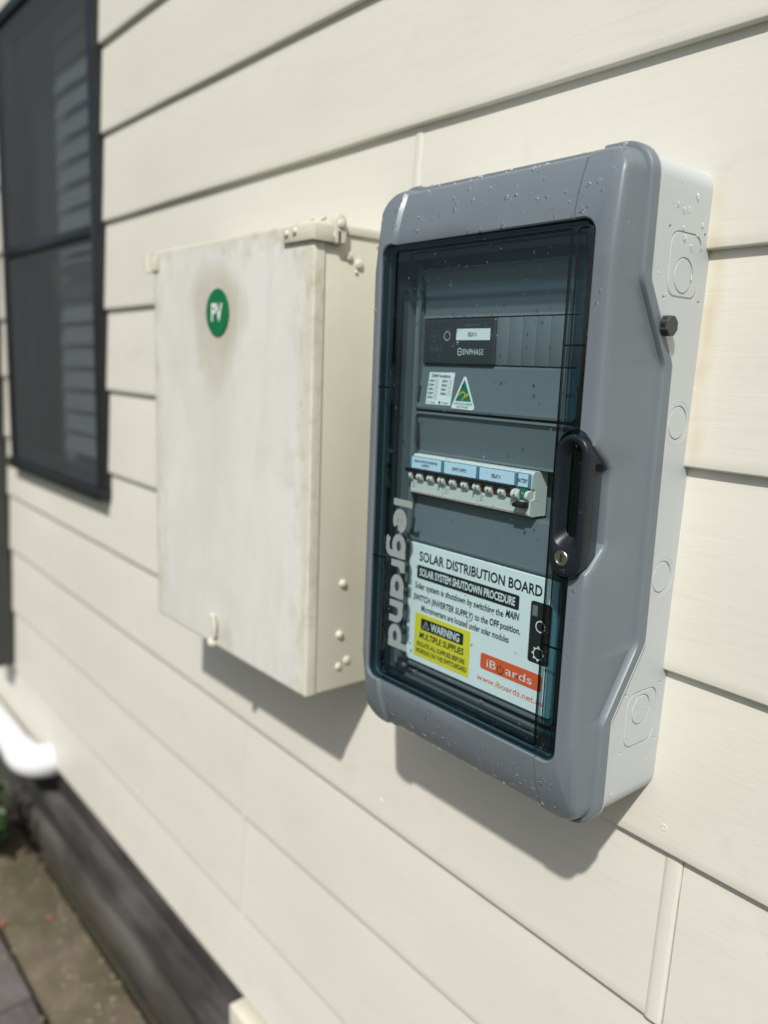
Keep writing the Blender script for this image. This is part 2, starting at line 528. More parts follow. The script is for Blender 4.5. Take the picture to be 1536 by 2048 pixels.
def screen_mat():
    mt, nt, b = new_mat('dark_insect_screen')
    b.inputs['Base Color'].default_value = (0.082, 0.090, 0.094, 1); b.inputs['Roughness'].default_value = 0.7
    out = nt.nodes['Material Output']
    tr = N(nt, 'ShaderNodeBsdfTransparent'); mx = N(nt, 'ShaderNodeMixShader'); mx.inputs[0].default_value = 0.30
    nt.links.new(tr.outputs[0], mx.inputs[1]); nt.links.new(b.outputs[0], mx.inputs[2]); nt.links.new(mx.outputs[0], out.inputs['Surface'])
    return mt


M['screen'] = screen_mat()
M['pvc'] = simple('white_pvc', (0.70, 0.715, 0.725), 0.3, var=0.02, vscale=8)
M['downpipe'] = simple('charcoal_steel', (0.035, 0.038, 0.038), 0.4, var=0.05, vscale=10)
M['trim'] = simple('cream_trim_paint', (0.66, 0.63, 0.52), 0.45, var=0.03, vscale=20, bmp=0.2, bscale=90)
M['timber'] = weathered_timber()
M['paver'] = stone_mat('grey_paver_concrete', (0.085, 0.075, 0.078), (0.15, 0.135, 0.14), (0.09, 0.08, 0.05), 0.5)
M['edging'] = stone_mat('mossy_edging_concrete', (0.085, 0.067, 0.043), (0.155, 0.128, 0.090), (0.075, 0.072, 0.032), 0.85)
M['soil'] = stone_mat('dirt_and_moss', (0.030, 0.026, 0.016), (0.055, 0.046, 0.030), (0.035, 0.036, 0.014), 0.8)
M['lawn'] = stone_mat('worn_lawn', (0.03, 0.045, 0.014), (0.06, 0.075, 0.03), (0.035, 0.05, 0.015), 0.7)
M['leaf'] = simple('dark_green_leaf', (0.035, 0.095, 0.018), 0.45, var=0.4, vscale=25)
M['redleaf'] = simple('orange_red_dead_leaf', (0.26, 0.085, 0.05), 0.6, var=0.2, vscale=60)
M['stem'] = simple('green_brown_stem', (0.06, 0.06, 0.025), 0.7)


def water():
    mt, nt, b = new_mat('water')
    b.inputs['Base Color'].default_value = (1, 1, 1, 1)
    b.inputs['Roughness'].default_value = 0.0
    b.inputs['IOR'].default_value = 1.33
    b.inputs['Transmission Weight'].default_value = 1.0
    out = nt.nodes['Material Output']
    tr = N(nt, 'ShaderNodeBsdfTransparent'); mx = N(nt, 'ShaderNodeMixShader'); mx.inputs[0].default_value = 0.66
    nt.links.new(tr.outputs[0], mx.inputs[1]); nt.links.new(b.outputs[0], mx.inputs[2]); nt.links.new(mx.outputs[0], out.inputs['Surface'])
    return mt


M['water'] = water()

# ------------------------------------------------------------------ ground
g = MB()
g.add([(-150, -150, -1.62), (150, -150, -1.62), (150, 150, -1.62), (-150, 150, -1.62)], [(0, 1, 2, 3)])
tag(g.build('ground', M['lawn'], smooth=False), kind='structure')

pv = thing('paving', (-1.5, -0.8, -1.60), None, None, kind='structure')
bed = MB(); bed.box(-4.6, 1.2, -2.6, 0.2, -1.615, -1.572)
bed.build('bedding', M['soil'], pv, smooth=False)


def slab(x0, x1, y0, y1, top, mat, name, jit=0.003):
    bm = bmesh.new()
    bmesh.ops.create_cube(bm, size=1.0)
    for v in bm.verts:
        v.co = Vector(((x0 + x1) / 2 + v.co.x * (x1 - x0), (y0 + y1) / 2 + v.co.y * (y1 - y0), top - 0.03 + v.co.z * 0.06))
        if v.co.z > top - 0.03: v.co.z += random.uniform(-jit, jit)
        v.co.x += random.uniform(-jit, jit); v.co.y += random.uniform(-jit, jit)
    bmesh.ops.bevel(bm, geom=list(bm.edges), offset=0.006, segments=2, affect='EDGES', profile=0.5)
    mb = MB(); mb.addbm(bm)
    return mb.build(name, mat, pv)


xs = [-3.36, -2.47, -1.58, -0.69, 0.2]
for a, c in zip(xs[:-1], xs[1:]):
    slab(a + 0.006, c - 0.006, -0.222, -0.05, -1.552, M['edging'], 'edging_slab')
for row in range(3):
    y1 = -0.238 - row * 0.3
    off = 0.0 if row % 2 == 0 else 0.22
    for k in range(8):
        x0 = -3.62 + off + k * 0.44
        slab(x0 + 0.006, x0 + 0.434, y1 - 0.29, y1, -1.553, M['paver'], 'paver')

# ------------------------------------------------------------------ weatherboard wall
wall = thing('weatherboard_wall', (-1.5, 0.05, -1.24), 'cream painted weatherboard house wall with overlapping horizontal boards', 'wall')
# bottom edge heights of each board at x = -1.87 and at x = -0.40
ROWS = [(1.44, 1.44), (1.245, 1.25), (1.055, 1.06), (0.865, 0.871), (0.673, 0.682), (0.489, 0.4875), (0.302, 0.308), (0.109, 0.119),
        (-0.075, -0.084), (-0.270, -0.292), (-0.459, -0.4835), (-0.645, -0.679), (-0.847, -0.866), (-1.054, -1.080), (-1.235, -1.252)]


def zrow(k, x):
    a, c = ROWS[k]
    return a + (c - a) * (x + 1.87) / 1.47


def zup(k, x):
    return zrow(k - 1, x) if k > 0 else zrow(0, x) + 0.19


def face_y(k, x, z):
    """front face of board k at height z"""
    zb = zrow(k, x); zt = zup(k, x)
    t = (z - zb) / (zt - zb)
    return -0.0085 + 0.0085 * t


def board(k, x0, x1, ztop=None, zbot=None):
    n = max(2, int((x1 - x0) / 0.09))
    L = []
    sd = random.uniform(0, 50)
    for i in range(n + 1):
        x = x0 + (x1 - x0) * i / n
        zb, zt = zrow(k, x), zup(k, x)
        w = noise.noise(Vector((x * 2.3, k * 7.1, sd))) * 0.0012
        wz = noise.noise(Vector((x * 5.0, k * 3.3, sd + 9))) * 0.0011
        zb += wz
        if ztop is not None: zt = ztop - 0.022
        if zbot is not None: zb = zbot
        prof = [(0.0035 + w, zt + 0.022), (0.0000 + w * 0.7, zt), (-0.0043 + w, zb + (zt - zb) * 0.5), (-0.0080 + w, zb + 0.012), (-0.0085 + w, zb + 0.0024),
                (-0.0080 + w, zb + 0.0007), (-0.0065 + w, zb), (0.012, zb + 0.0006), (0.022, zb + 0.001), (0.022, zt + 0.022)]
        L.append([(x, y, z) for y, z in prof])
    mb = MB(); mb.loops(L, True, True)
    return mb.build('weatherboard', M['board'], wall, ang=50)


WX0, WX1 = -2.612, -1.895       # the window's hole
for k in range(len(ROWS)):
    segs = [(-4.3, 0.9)]
    if 3 <= k <= 9: segs = [(-4.3, WX0), (WX1, 0.9)]
    if k == 10: segs = [(-4.3, WX0), (WX1, 0.9)]; board(10, WX0 + 0.0006, WX1 - 0.0006, ztop=-0.330)
    if k == 3: board(3, WX0 + 0.0006, WX1 - 0.0006, zbot=0.915)
    cut = {7: -0.833, 11: -0.3715, 12: -1.252, 13: -1.250}.get(k)
    out = []
    for a, c in segs:
        if cut and a < cut < c: out += [(a, cut - 0.0006), (cut + 0.0006, c)]
        else: out.append((a, c))
    for a, c in out: board(k, a, c)


def joint(k, xt, xb, w, h):
    """soft raised cover bead over a butt joint of board k"""
    L = []
    for i in range(9):
        t = i / 8
        x = xt + (xb - xt) * t
        z = zup(k, x) - 0.001 + (zrow(k, x) + 0.001 - zup(k, x) + 0.001) * t
        wob = noise.noise(Vector((0, z * 30, k))) * 0.0011
        y = face_y(k, x, z)
        L.append([(x + wob + w * u, y - h * q, z) for u, q in ((-0.5, -0.4), (-0.42, 0.45), (-0.22, 0.95), (0.0, 1.0), (0.25, 0.9), (0.43, 0.5), (0.5, -0.4))])
    mb = MB(); mb.loops(L, True, True)
    return mb.build('joint_strip', M['board'], wall, ang=60)


joint(7, -0.828, -0.828, 0.014, 0.0012)
joint(11, -0.3825, -0.3830, 0.021, 0.0017)
joint(12, -1.246, -1.246, 0.02, 0.0005)
joint(13, -1.246, -1.246, 0.02, 0.0005)

# nail heads on the studs
nh = None
for k in range(4, 15):
    for xs_ in (-0.398, -0.848, -1.298, -1.748):
        if k == 10 and False: continue
        if random.random() < 0.3: continue
        x = xs_ + random.uniform(-0.006, 0.006)
        z = zrow(k, x) + random.uniform(0.020, 0.032)
        if -0.74 < x < -0.405 and -0.43 < z < 0.19: continue
        if -1.34 < x < -0.86 and -0.45 < z < 0.18: continue
        if nh is None:
            mb = MB(); mb.disc((x, face_y(k, x, z) + 0.0006, z), (0, -1, 0.03), 0.0046, [(1.05, 0), (1.0, 0.0008), (0.8, 0.0013), (0.55, 0.0013), (0.5, 0.0009)], 14)
            nh = mb.build('nail_head', M['board'], wall); P0 = (x, face_y(k, x, z), z)
        else:
            copy_part(nh, wall, x - P0[0], face_y(k, x, z) - P0[1], z - P0[2])

# framing behind the boards keeps the cavity dark
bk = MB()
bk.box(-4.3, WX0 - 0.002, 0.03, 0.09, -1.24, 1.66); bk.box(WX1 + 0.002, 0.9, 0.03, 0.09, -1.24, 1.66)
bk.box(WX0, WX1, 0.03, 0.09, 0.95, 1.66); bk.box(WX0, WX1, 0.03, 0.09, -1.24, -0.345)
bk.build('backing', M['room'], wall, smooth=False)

# dark timber plinth under the boards
pl = thing('timber_plinth', (-1.5, 0.03, -1.555), 'dark weathered horizontal timber plinth planks under the cream wall', 'plinth')


def plank(x0, x1, z0, z1, yf):
    n = max(4, int((x1 - x0) / 0.12)); L = []
    for i in range(n + 1):
        x = x0 + (x1 - x0) * i / n
        a = noise.noise(Vector((x * 3, z0 * 10, 1))) * 0.004; c = noise.noise(Vector((x * 3, z1 * 10, 5))) * 0.003
        zt, zb = z1 + c, z0 + a
        L.append([(x, 0.06, zb), (x, 0.06, zt), (x, yf + 0.004, zt), (x, yf + c, zt - 0.005), (x, yf - 0.002 + a, (zb + zt) / 2), (x, yf + a, zb + 0.004), (x, yf + 0.003, zb)])
    mb = MB(); mb.loops(L, True, True); return mb.build('plank', M['timber'], pl, ang=60)


plank(-4.2, -1.9, -1.345, -1.255, 0.018); plank(-1.895, 0.8, -1.345, -1.262, 0.018)
plank(-4.2, -2.55, -1.452, -1.351, -0.012); plank(-2.545, 0.8, -1.452, -1.351, -0.010)
plank(-4.2, -1.2, -1.60, -1.458, -0.022); plank(-1.195, 0.8, -1.60, -1.458, -0.020)

tb = MB(); tb.box(-1.258, -0.62, -0.030, 0.012, -1.318, -1.262, 0.003)
tag(tb.build('trim_board', M['trim']), 'short cream painted trim board fixed below the bottom weatherboard', 'board')

# ------------------------------------------------------------------ window
win = thing('window', (-2.27, 0.0, -0.34), 'dark charcoal framed double hung window set in the cream wall', 'window')
fx0, fx1, fz0, fz1 = -2.625, -1.885, -0.338, 0.925
FY = -0.026
mb = MB()
W = 0.030
mb.box(fx0, fx0 + W, FY, 0.05, fz0 + W, fz1 - W, 0.003)
mb.box(fx1 - W, fx1, FY, 0.05, fz0 + W, fz1 - W, 0.003)
mb.box(fx0, fx1, FY, 0.05, fz1 - W, fz1, 0.003)
mb.build('frame', M['frame'], win)
mb = MB(); mb.box(fx0 - 0.003, fx1 + 0.003, FY - 0.010, 0.05, fz0, fz0 + W, 0.003)
mb.build('sill', M['frame'], win)


def sash(z0, z1, y, w=0.020):
    a, c = fx0 + W + 0.001, fx1 - W - 0.001
    mb = MB()
    mb.box(a, a + w, y, y + 0.022, z0 + w, z1 - w, 0.002); mb.box(c - w, c, y, y + 0.022, z0 + w, z1 - w, 0.002)
    mb.box(a, c, y, y + 0.022, z0, z0 + w, 0.002); mb.box(a, c, y, y + 0.022, z1 - w, z1, 0.002)
    s = mb.build('sash', M['frame'], win)
    p = MB(); p.box(a + w - 0.003, c - w + 0.003, y + 0.012, y + 0.016, z0 + w - 0.003, z1 - w + 0.003)
    p.build('pane', M['glass'], s, smooth=False)
    return s


sash(0.283, fz1 - W - 0.001, 0.004)
sash(fz0 + W + 0.001, 0.302, 0.028)
for za, zb_ in ((0.300, fz1 - W - 0.001), (fz0 + W + 0.001, 0.276)):
    p = MB(); p.box(fx0 + W + 0.001, fx1 - W - 0.001, FY + 0.010, FY + 0.0112, za, zb_)
    p.build('insect_screen', M['screen'], win, smooth=False)
p = MB(); p.box(fx0 + W + 0.0005, fx1 - W - 0.0005, FY + 0.004, FY + 0.018, 0.2765, 0.2995, 0.002)
p.build('screen_bar', M['frame'], win)
mb = MB()
mb.box(fx0 - 0.02, fx0 - 0.001, 0.052, 0.50, fz0 - 0.02, fz1 + 0.02); mb.box(fx1 + 0.001, fx1 + 0.02, 0.052, 0.50, fz0 - 0.02, fz1 + 0.02)
mb.box(fx0, fx1, 0.052, 0.50, fz1 + 0.001, fz1 + 0.02); mb.box(fx0, fx1, 0.052, 0.50, fz0 - 0.02, fz0 - 0.001)
mb.box(fx0, fx1, 0.48, 0.50, fz0, fz1)
mb.build('reveal', M['room'], win, smooth=False)
L = []
for i in range(41):
    x = fx0 + 0.05 + (fx1 - fx0 - 0.1) * i / 40
    L.append([(x, 0.125 + 0.010 * math.sin(i * 1.7), zz) for zz in (fz0 + 0.02, fz1 - 0.02)] + [(x, 0.128 + 0.010 * math.sin(i * 1.7), zz) for zz in (fz1 - 0.02, fz0 + 0.02)])
mb = MB(); mb.loops(L, True, True); mb.build('curtain', M['curtain'], win, ang=80)
sl = None
k = 0
z = -0.27
while z < 0.86:
    if sl is None:
        mb = MB()
        mb.add([(-2.44, 0.075, z), (-1.93, 0.075, z), (-1.93, 0.088, z + 0.056), (-2.44, 0.088, z + 0.056), (-2.44, 0.078, z), (-1.93, 0.078, z), (-1.93, 0.091, z + 0.056), (-2.44, 0.091, z + 0.056)],
               [(0, 1, 2, 3), (7, 6, 5, 4), (0, 4, 5, 1), (3, 2, 6, 7), (1, 5, 6, 2), (0, 3, 7, 4)])
        sl = mb.build('blind_slat', M['slat'], win, smooth=False); z00 = z
    else: copy_part(sl, win, 0, 0, z - z00)
    z += 0.061

# ------------------------------------------------------------------ downpipe, drain pipe, shrub, fallen leaves
mb = MB()
R = [(-2.845, -0.012), (-2.845, -0.072), (-2.835, -0.082), (-2.755, -0.082), (-2.745, -0.072), (-2.745, -0.012)]
mb.loops([[(x, y, zz) for x, y in R] for zz in (-1.02, 1.7)], True, True)
dp = mb.build('downpipe', M['downpipe'])
tag(dp, 'charcoal rectangular downpipe on the wall at the far left', 'downpipe')

dr = thing('drain_pipe', (-2.5, -0.07, -1.23), 'white plastic drain pipe lying along the foot of the wall', 'pipe')
pts = [(-3.12, -0.05, -1.0), (-3.12, -0.055, -1.08)]
pts += [(-3.12 + 0.07 - 0.07 * math.cos(t), -0.064, -1.145 - 0.07 * math.sin(t)) for t in [rad(15 * q) for q in range(0, 7)]]
pts += [(-2.6, -0.07, -1.215), (-2.47, -0.07, -1.217)]
mb = MB(); mb.tube(pts, 0.046, 24); mb.build('pipe', M['pvc'], dr)
pts = [(-2.51, -0.07, -1.217), (-2.475, -0.07, -1.217)] + [(-2.475 + 0.058 * math.sin(t), -0.07 + 0.058 * (1 - math.cos(t)), -1.217 - 0.012 * (t / 1.57)) for t in [rad(12 * q) for q in range(1, 8)]]
pts.append((pts[-1][0], pts[-1][1] + 0.04, pts[-1][2]))
mb = MB(); mb.tube(pts, 0.0505, 24); mb.build('elbow', M['pvc'], dr)
mb = MB(); mb.tube([(-3.12, -0.05, -1.06), (-3.12, -0.05, -1.015)], 0.066, 24); mb.build('socket', M['pvc'], dr)

sh = thing('shrub', (-2.55, -0.16, -1.555), 'small dark green leafy shrub beside the drain pipe at the left edge', 'shrub')
st = MB()
lf = MB()
rs = random.Random(5)
for q in range(34):
    a = rs.uniform(0, 6.28); r = rs.uniform(0.02, 0.13)
    tip = Vector((-2.56 + r * math.cos(a) * 1.2, -0.17 + r * math.sin(a) * 0.8, -1.555 + rs.uniform(0.08, 0.27)))
    base = Vector((-2.56 + 0.03 * math.cos(a), -0.17 + 0.03 * math.sin(a), -1.56))
    mid = base.lerp(tip, 0.5) + Vector((0, 0, 0.03))
    st.tube([base, mid, tip], [0.003, 0.0025, 0.0015], 5)
    for w in range(7):
        c = base.lerp(tip, 0.35 + 0.65 * w / 6)
        d = Vector((rs.uniform(-1, 1), rs.uniform(-1, 1), rs.uniform(-0.2, 0.8))).normalized()
        s_ = d.cross(Vector((0, 0, 1))).normalized(); ln = rs.uniform(0.035, 0.06); up = s_.cross(d) * 0.006
        lf.add([c, c + d * ln * 0.45 + s_ * ln * 0.26 + up, c + d * ln, c + d * ln * 0.45 - s_ * ln * 0.26 + up, c + d * ln * 0.45 - up], [(0, 1, 4), (1, 2, 4), (2, 3, 4), (3, 0, 4)])
st.build('stem', M['stem'], sh); lfo = lf.build('leaves', M['leaf'], sh, smooth=False, recalc=False)
lfo['kind'] = 'stuff'

for (x, y, a, lab) in ((-2.12, -0.118, 0.4, 'small orange red dead leaf on the mossy edging near the plinth'), (-2.17, -0.225, 1.6, 'reddish dead leaf on the paver joint at the left edge')):
    mb = MB(); ca, sa = math.cos(a), math.sin(a)
    P = [(-0.022, 0, 0.0), (-0.008, 0.012, 0.004), (0.012, 0.010, 0.006), (0.026, 0, 0.003), (0.012, -0.010, 0.005), (-0.008, -0.012, 0.004), (0.002, 0, 0.001)]
    P = [(x + 0.62 * (u * ca - v * sa), y + 0.62 * (u * sa + v * ca), -1.5485 + w) for u, v, w in P]
    mb.add(P + [(p[0], p[1], p[2] - 0.0008) for p in P], [(0, 1, 6), (1, 2, 6), (2, 3, 6), (3, 4, 6), (4, 5, 6), (5, 0, 6), (8, 7, 13), (9, 8, 13), (10, 9, 13), (11, 10, 13), (12, 11, 13), (7, 12, 13)])
    tag(mb.build('fallen_leaf', M['redleaf'], recalc=False), lab, 'leaf', 'fallen leaves')

lt = MB(); rl_ = random.Random(3)
for _ in range(260):
    x = rl_.uniform(-2.9, -1.2); y = -0.05 - abs(rl_.gauss(0, 0.11)); r = rl_.uniform(0.003, 0.009)
    a = rl_.uniform(0, 6.28); P = []
    for k in range(5):
        t = a + k * 1.2566; q = r * rl_.uniform(0.6, 1.2); P.append((x + q * math.cos(t), y + q * math.sin(t), -1.5535 + rl_.uniform(0, 0.002)))
    lt.add(P + [(x, y, -1.5515 + r * 0.5)], [(k, (k + 1) % 5, 5) for k in range(5)])
tag(lt.build('grit', simple('pale_grit_and_leaf_bits', (0.22, 0.18, 0.12), 0.8, var=0.5, vscale=35), smooth=False, recalc=False), 'small bits of grit and dry leaf scattered on the mossy edging', 'grit', kind='stuff')

# ------------------------------------------------------------------ old meter box
mt_ = thing('meter_box', (-1.095, 0.0, -0.45), 'old cream painted metal meter box with a green PV sticker', 'meter box')
MX0, MX1, MZ0, MZ1, MY = -1.332, -0.862, -0.447, 0.176, -0.137
mb = MB()
mb.box(MX0 + 0.004, MX1, MY + 0.017, -0.001, MZ0, MZ1 - 0.008, 0.0018)
mb.box(MX0 + 0.002, MX1 + 0.003, MY + 0.034, -0.002, MZ1 - 0.0105, MZ1 + 0.001, 0.0012)
mb.build('body', M['meter_side'], mt_)
# door pan: front sheet with folded edges, slightly wavy
mb = MB()
D0 = rr(MX0, MX1 + 0.0015, MZ0 - 0.002, MZ1 + 0.002, 0.004, [MX0 + 0.004 + (MX1 - MX0 - 0.008) * i / 6 for i in range(1, 6)], [MZ1 - (MZ1 - MZ0) * i / 9 for i in range(1, 9)], 3)


def wav(x, z): return noise.noise(Vector((x * 6, z * 6, 3))) * 0.0011


L = [[(x, MY + 0.0155, z) for x, z in D0]]
for ins, dy in ((0.0, 0.004), (0.0008, 0.0014), (0.0025, 0.0003), (0.006, 0.0)):
    cx, cz = (MX0 + MX1) / 2, (MZ0 + MZ1) / 2
    L.append([(cx + (x - cx) * (1 - ins / 0.235), MY + dy + wav(x, z), cz + (z - cz) * (1 - ins / 0.31)) for x, z in D0])
for q in (0.75, 0.5, 0.25, 0.02):
    L.append([(cx + (x - cx) * q, MY + wav(cx + (x - cx) * q, cz + (z - cz) * q) * 1.5, cz + (z - cz) * q) for x, z in D0])
mb.loops(L, True, True)
door = mb.build('door', M['meter_front'], mt_, ang=40)
# folded hasp strap at the top right corner
mb = MB()
zt, zb = 0.1735, 0.1535
mb.box(-0.928, -0.862 + 0.0075, MY - 0.0050, MY - 0.0008, zb, zt, 0.0018)
mb.box(-0.862 + 0.0032, -0.862 + 0.0075, MY - 0.0045, MY + 0.031, zb - 0.001, zt + 0.0005, 0.0018)
hs = mb.build('hasp', M['meter_side'], mt_)
rv = None


def dome(x, y, z, ax, r, h, parent, name, mat):
    mb = MB(); mb.disc((x, y, z), ax, r, [(1, 0), (0.95, h * 0.45), (0.75, h * 0.8), (0.4, h * 0.97), (0.05, h)], 14)
    return mb.build(name, mat, parent)


dome(-0.917, MY - 0.005, 0.165, (0, -1, 0), 0.0045, 0.0035, hs, 'rivet', M['meter_side'])
dome(-0.898, MY - 0.005, 0.1665, (0, -1, 0), 0.0045, 0.0035, hs, 'rivet', M['meter_side'])
# staple eye the strap closes over
mb = MB()
E_ = [(-0.1035 + 0.009 * math.cos(rad(a)), 0.176 + 0.0125 * math.sin(rad(a))) for a in range(-30, 211, 20)]
E_ += [(-0.1135, 0.160), (-0.110, 0.152), (-0.097, 0.152), (-0.0945, 0.160)]
mb.loops([[(-0.861, y, z) for y, z in E_], [(-0.8525, y, z) for y, z in E_], [(-0.8515, -0.1035 + (y + 0.1035) * 0.86, 0.166 + (z - 0.166) * 0.9) for y, z in E_]], True, True)
ey = mb.build('staple', M['meter_side'], mt_)
dome(-0.8515, -0.1035, 0.1755, (1, 0, 0), 0.0058, 0.003, ey, 'pin', M['meter_side'])
mb = MB(); mb.box(-0.8517, -0.8511, -0.1075, -0.1045, 0.1535, 0.1665); mb.build('slot', M['black'], ey, smooth=False)
mb = MB(); mb.tube([(-0.905, MY + 0.02, 0.178), (-0.890, MY + 0.018, 0.184), (-0.880, MY + 0.02, 0.181), (-0.872, MY + 0.024, 0.185)], 0.0025, 7)
mb.build('wire_loop', M['meter_side'], mt_)
# rivets and blobs of paint on the side
for (y, z, r, h) in ((-0.078, -0.295, 0.0058, 0.005), (-0.0815, -0.368, 0.0058, 0.005), (-0.067, -0.4085, 0.0062, 0.003), (-0.0815, -0.415, 0.0056, 0.003), (-0.083, 0.139, 0.0062, 0.0035), (-0.066, 0.131, 0.0068, 0.0035), (-0.070, 0.121, 0.003, 0.002)):
    dome(MX1, y, z, (1, 0, 0), r, h, mt_, 'rivet', M['meter_side'])
# hinge knob at the top left, latch hook low down
mb = MB(); mb.tube([(-1.336, MY - 0.005, 0.143), (-1.336, MY - 0.006, 0.172)], [0.0085, 0.0085], 12); mb.box(-1.336, -1.312, MY - 0.004, MY - 0.0005, 0.145, 0.170, 0.0015)
mb.build('hinge', M['meter_side'], mt_)
pts = [(-1.124, MY + 0.0, -0.405), (-1.121, MY - 0.004, -0.397), (-1.113, MY - 0.0055, -0.398), (-1.108, MY - 0.0055, -0.410), (-1.109, MY - 0.005, -0.428), (-1.117, MY - 0.004, -0.440)]
mb = MB(); mb.tube(pts, 0.0032, 9)
la = mb.build('latch', M['meter_side'], mt_)
bm = bmesh.new(); bmesh.ops.create_uvsphere(bm, u_segments=14, v_segments=9, radius=0.0088)
for v in bm.verts: v.co = Vector((v.co.x - 1.120, v.co.y + MY - 0.003, v.co.z - 0.443))
mb = MB(); mb.addbm(bm); mb.build('latch_knob', M['meter_side'], la)
# the round sticker
mb = MB(); mb.disc((-1.1075, MY - 0.0016, 0.0725), (0, -1, 0), 0.0345, [(1, 0), (1, 0.0004), (0.995, 0.0006)], 40)
pvs = mb.build('round_sticker', M['pvgreen'], mt_)
mb = MB(); text(mb, 'PV', -1.1240, -1.0915, 0.060, 0.085, MY - 0.0026, bold=0.018)
mb.build('lettering', M['white'], pvs, smooth=False)

# ------------------------------------------------------------------ the enclosure
enc = thing('electrical_enclosure', (-0.5705, 0.0, -0.42), 'grey solar distribution enclosure with a tinted clear door', 'enclosure')
CX0, CX1, CZ0, CZ1 = -0.7420, -0.4095, -0.4370, 0.2000
HX0, HX1, HZ0, HZ1 = -0.7215, -0.4380, -0.3665, 0.1330
YF = -0.144


def yf(z):
    if z > HZ1: return YF + 0.0160 * min(((z - HZ1) / 0.059), 1.3) ** 1.6
    if z < HZ0: return YF + 0.0165 * min(((HZ0 - z) / 0.058), 1.35) ** 1.6
    return YF


def lerp(a, b, t): return a + (b - a) * max(0, min(1, t))


def smooth(t): t = max(0, min(1, t)); return t * t * (3 - 2 * t)


def rim(z):
    """how far back the cover skirt reaches at height z"""
    if z > 0.05: return lerp(-0.0965, -0.0500, smooth_lin((0.087 - z) / 0.078))
    if z < -0.2: return lerp(-0.0500, -0.0965, smooth_lin((-0.251 - z) / 0.076))
    return lerp(-0.0965, -0.0500, smooth_lin((0.087 - z) / 0.078))


def smooth_lin(t):
    t = max(0.0, min(1.0, t)); e = 0.08
    if t < e: return t * t / (2 * e) / (1 - e)
    if t > 1 - e: return 1 - (1 - t) ** 2 / (2 * e) / (1 - e)
    return (t - e / 2) / (1 - e)


# ---- back box
KN = [0.161, 0.12, 0.092, 0.087, 0.082, 0.06, 0.04, 0.02, 0.013, 0.009, 0.003, -0.06, -0.14, -0.2, -0.245, -0.251, -0.257, -0.28, -0.30, -0.32, -0.327, -0.333, -0.36, -0.385]


def bx(o, z_in=0.0):
    return rr(-0.7390 + o, -0.4120 - o, -0.4275 + o, 0.1925 - o, 0.021 - min(o, 0.006), [-0.69, -0.62, -0.5, -0.45], KN, 8)


def bf(o, dy):
    return [(x, rim(z) - dy, z) for x, z in bx(o)]


mb = MB()
L = [[(x, 0.0070, z) for x, z in bx(0.0045)], [(x, 0.0055, z) for x, z in bx(0.0022)], [(x, 0.0035, z) for x, z in bx(0.0008)], [(x, 0.0010, z) for x, z in bx(0.0001)], [(x, -0.003, z) for x, z in bx(0.0)],
     bf(-0.0003, 0.006), bf(0.0025, 0.006), [(x, -0.020, z) for x, z in bx(0.0030)], ]
mb.loops(L, True, True)
box_o = mb.build('back_box', M['base'], enc, ang=40)
# the pockets for the knockouts and the screw dimples are cut into the right side
XS = -0.4120
cut = MB()


def yz_ring(pts, x0, x1):
    cut.loops([[(x0, y, z) for y, z in pts], [(x1, y, z) for y, z in pts]], True, True)


def yz_circ(cy, cz, r, n=36): return [(cy + r * math.cos(2 * math.pi * i / n), cz + r * math.sin(2 * math.pi * i / n)) for i in range(n)]


SQ = [(-0.0722 + 0.0298, 0.1015), (-0.0722 + 0.0298, -0.334)]
CI = [(-0.0430, 0.0925, 0.0163), (-0.0280, -0.0408, 0.0163), (-0.0290, -0.1913, 0.0163), (-0.0428, -0.3255, 0.0160)]
for cy, cz in SQ: yz_ring(rrect(cy - 0.0262, cy + 0.0262, cz - 0.0288, cz + 0.0288, 0.0125, 6), XS - 0.0013, XS + 0.004)
for cy, cz, r in CI[1:3]: yz_ring(yz_circ(cy, cz, r), XS - 0.0014, XS + 0.004)
for cy, cz in SQ:
    for sy in (-0.0298, 0.0298):
        for sz in (-0.0302, 0.0302):
            yz_ring(yz_circ(cy + sy, cz + sz, 0.0017, 12), XS - 0.0016, XS + 0.004)
co = cut.build('cutter', M['base'], enc, smooth=False)
bo = box_o.modifiers.new('b', 'BOOLEAN'); bo.operation = 'DIFFERENCE'; bo.solver = 'EXACT'; bo.object = co
dg = bpy.context.evaluated_depsgraph_get(); dg.update()
newme = bpy.data.meshes.new_from_object(box_o.evaluated_get(dg))
box_o.modifiers.clear(); box_o.data = newme
bpy.data.objects.remove(co, do_unlink=True)
for p in newme.polygons: p.use_smooth = True
newme.set_sharp_from_angle(angle=rad(30))


def yz_plate(mb, outer, inner_fn, x0, x1, bev=0.0005):
    """plate on the right side between outline loops, standing from x0 to x1"""
    n = len(outer); cy = sum(p[0] for p in outer) / n; cz = sum(p[1] for p in outer) / n
    r0 = max(abs(p[0] - cy) for p in outer)
    B = [(cy + (y - cy) * (1 - bev / r0), cz + (z - cz) * (1 - bev / r0)) for y, z in outer]
    Ls = [[(x0, y, z) for y, z in outer], [(x1 - bev, y, z) for y, z in outer], [(x1, y, z) for y, z in B]]
    if inner_fn is None:
        mb.loops(Ls, False, True)
    else:
        I = inner_fn
        Ls += [[(x1, y, z) for y, z in I], [(x0, y, z) for y, z in I]]
        mb.loops(Ls)


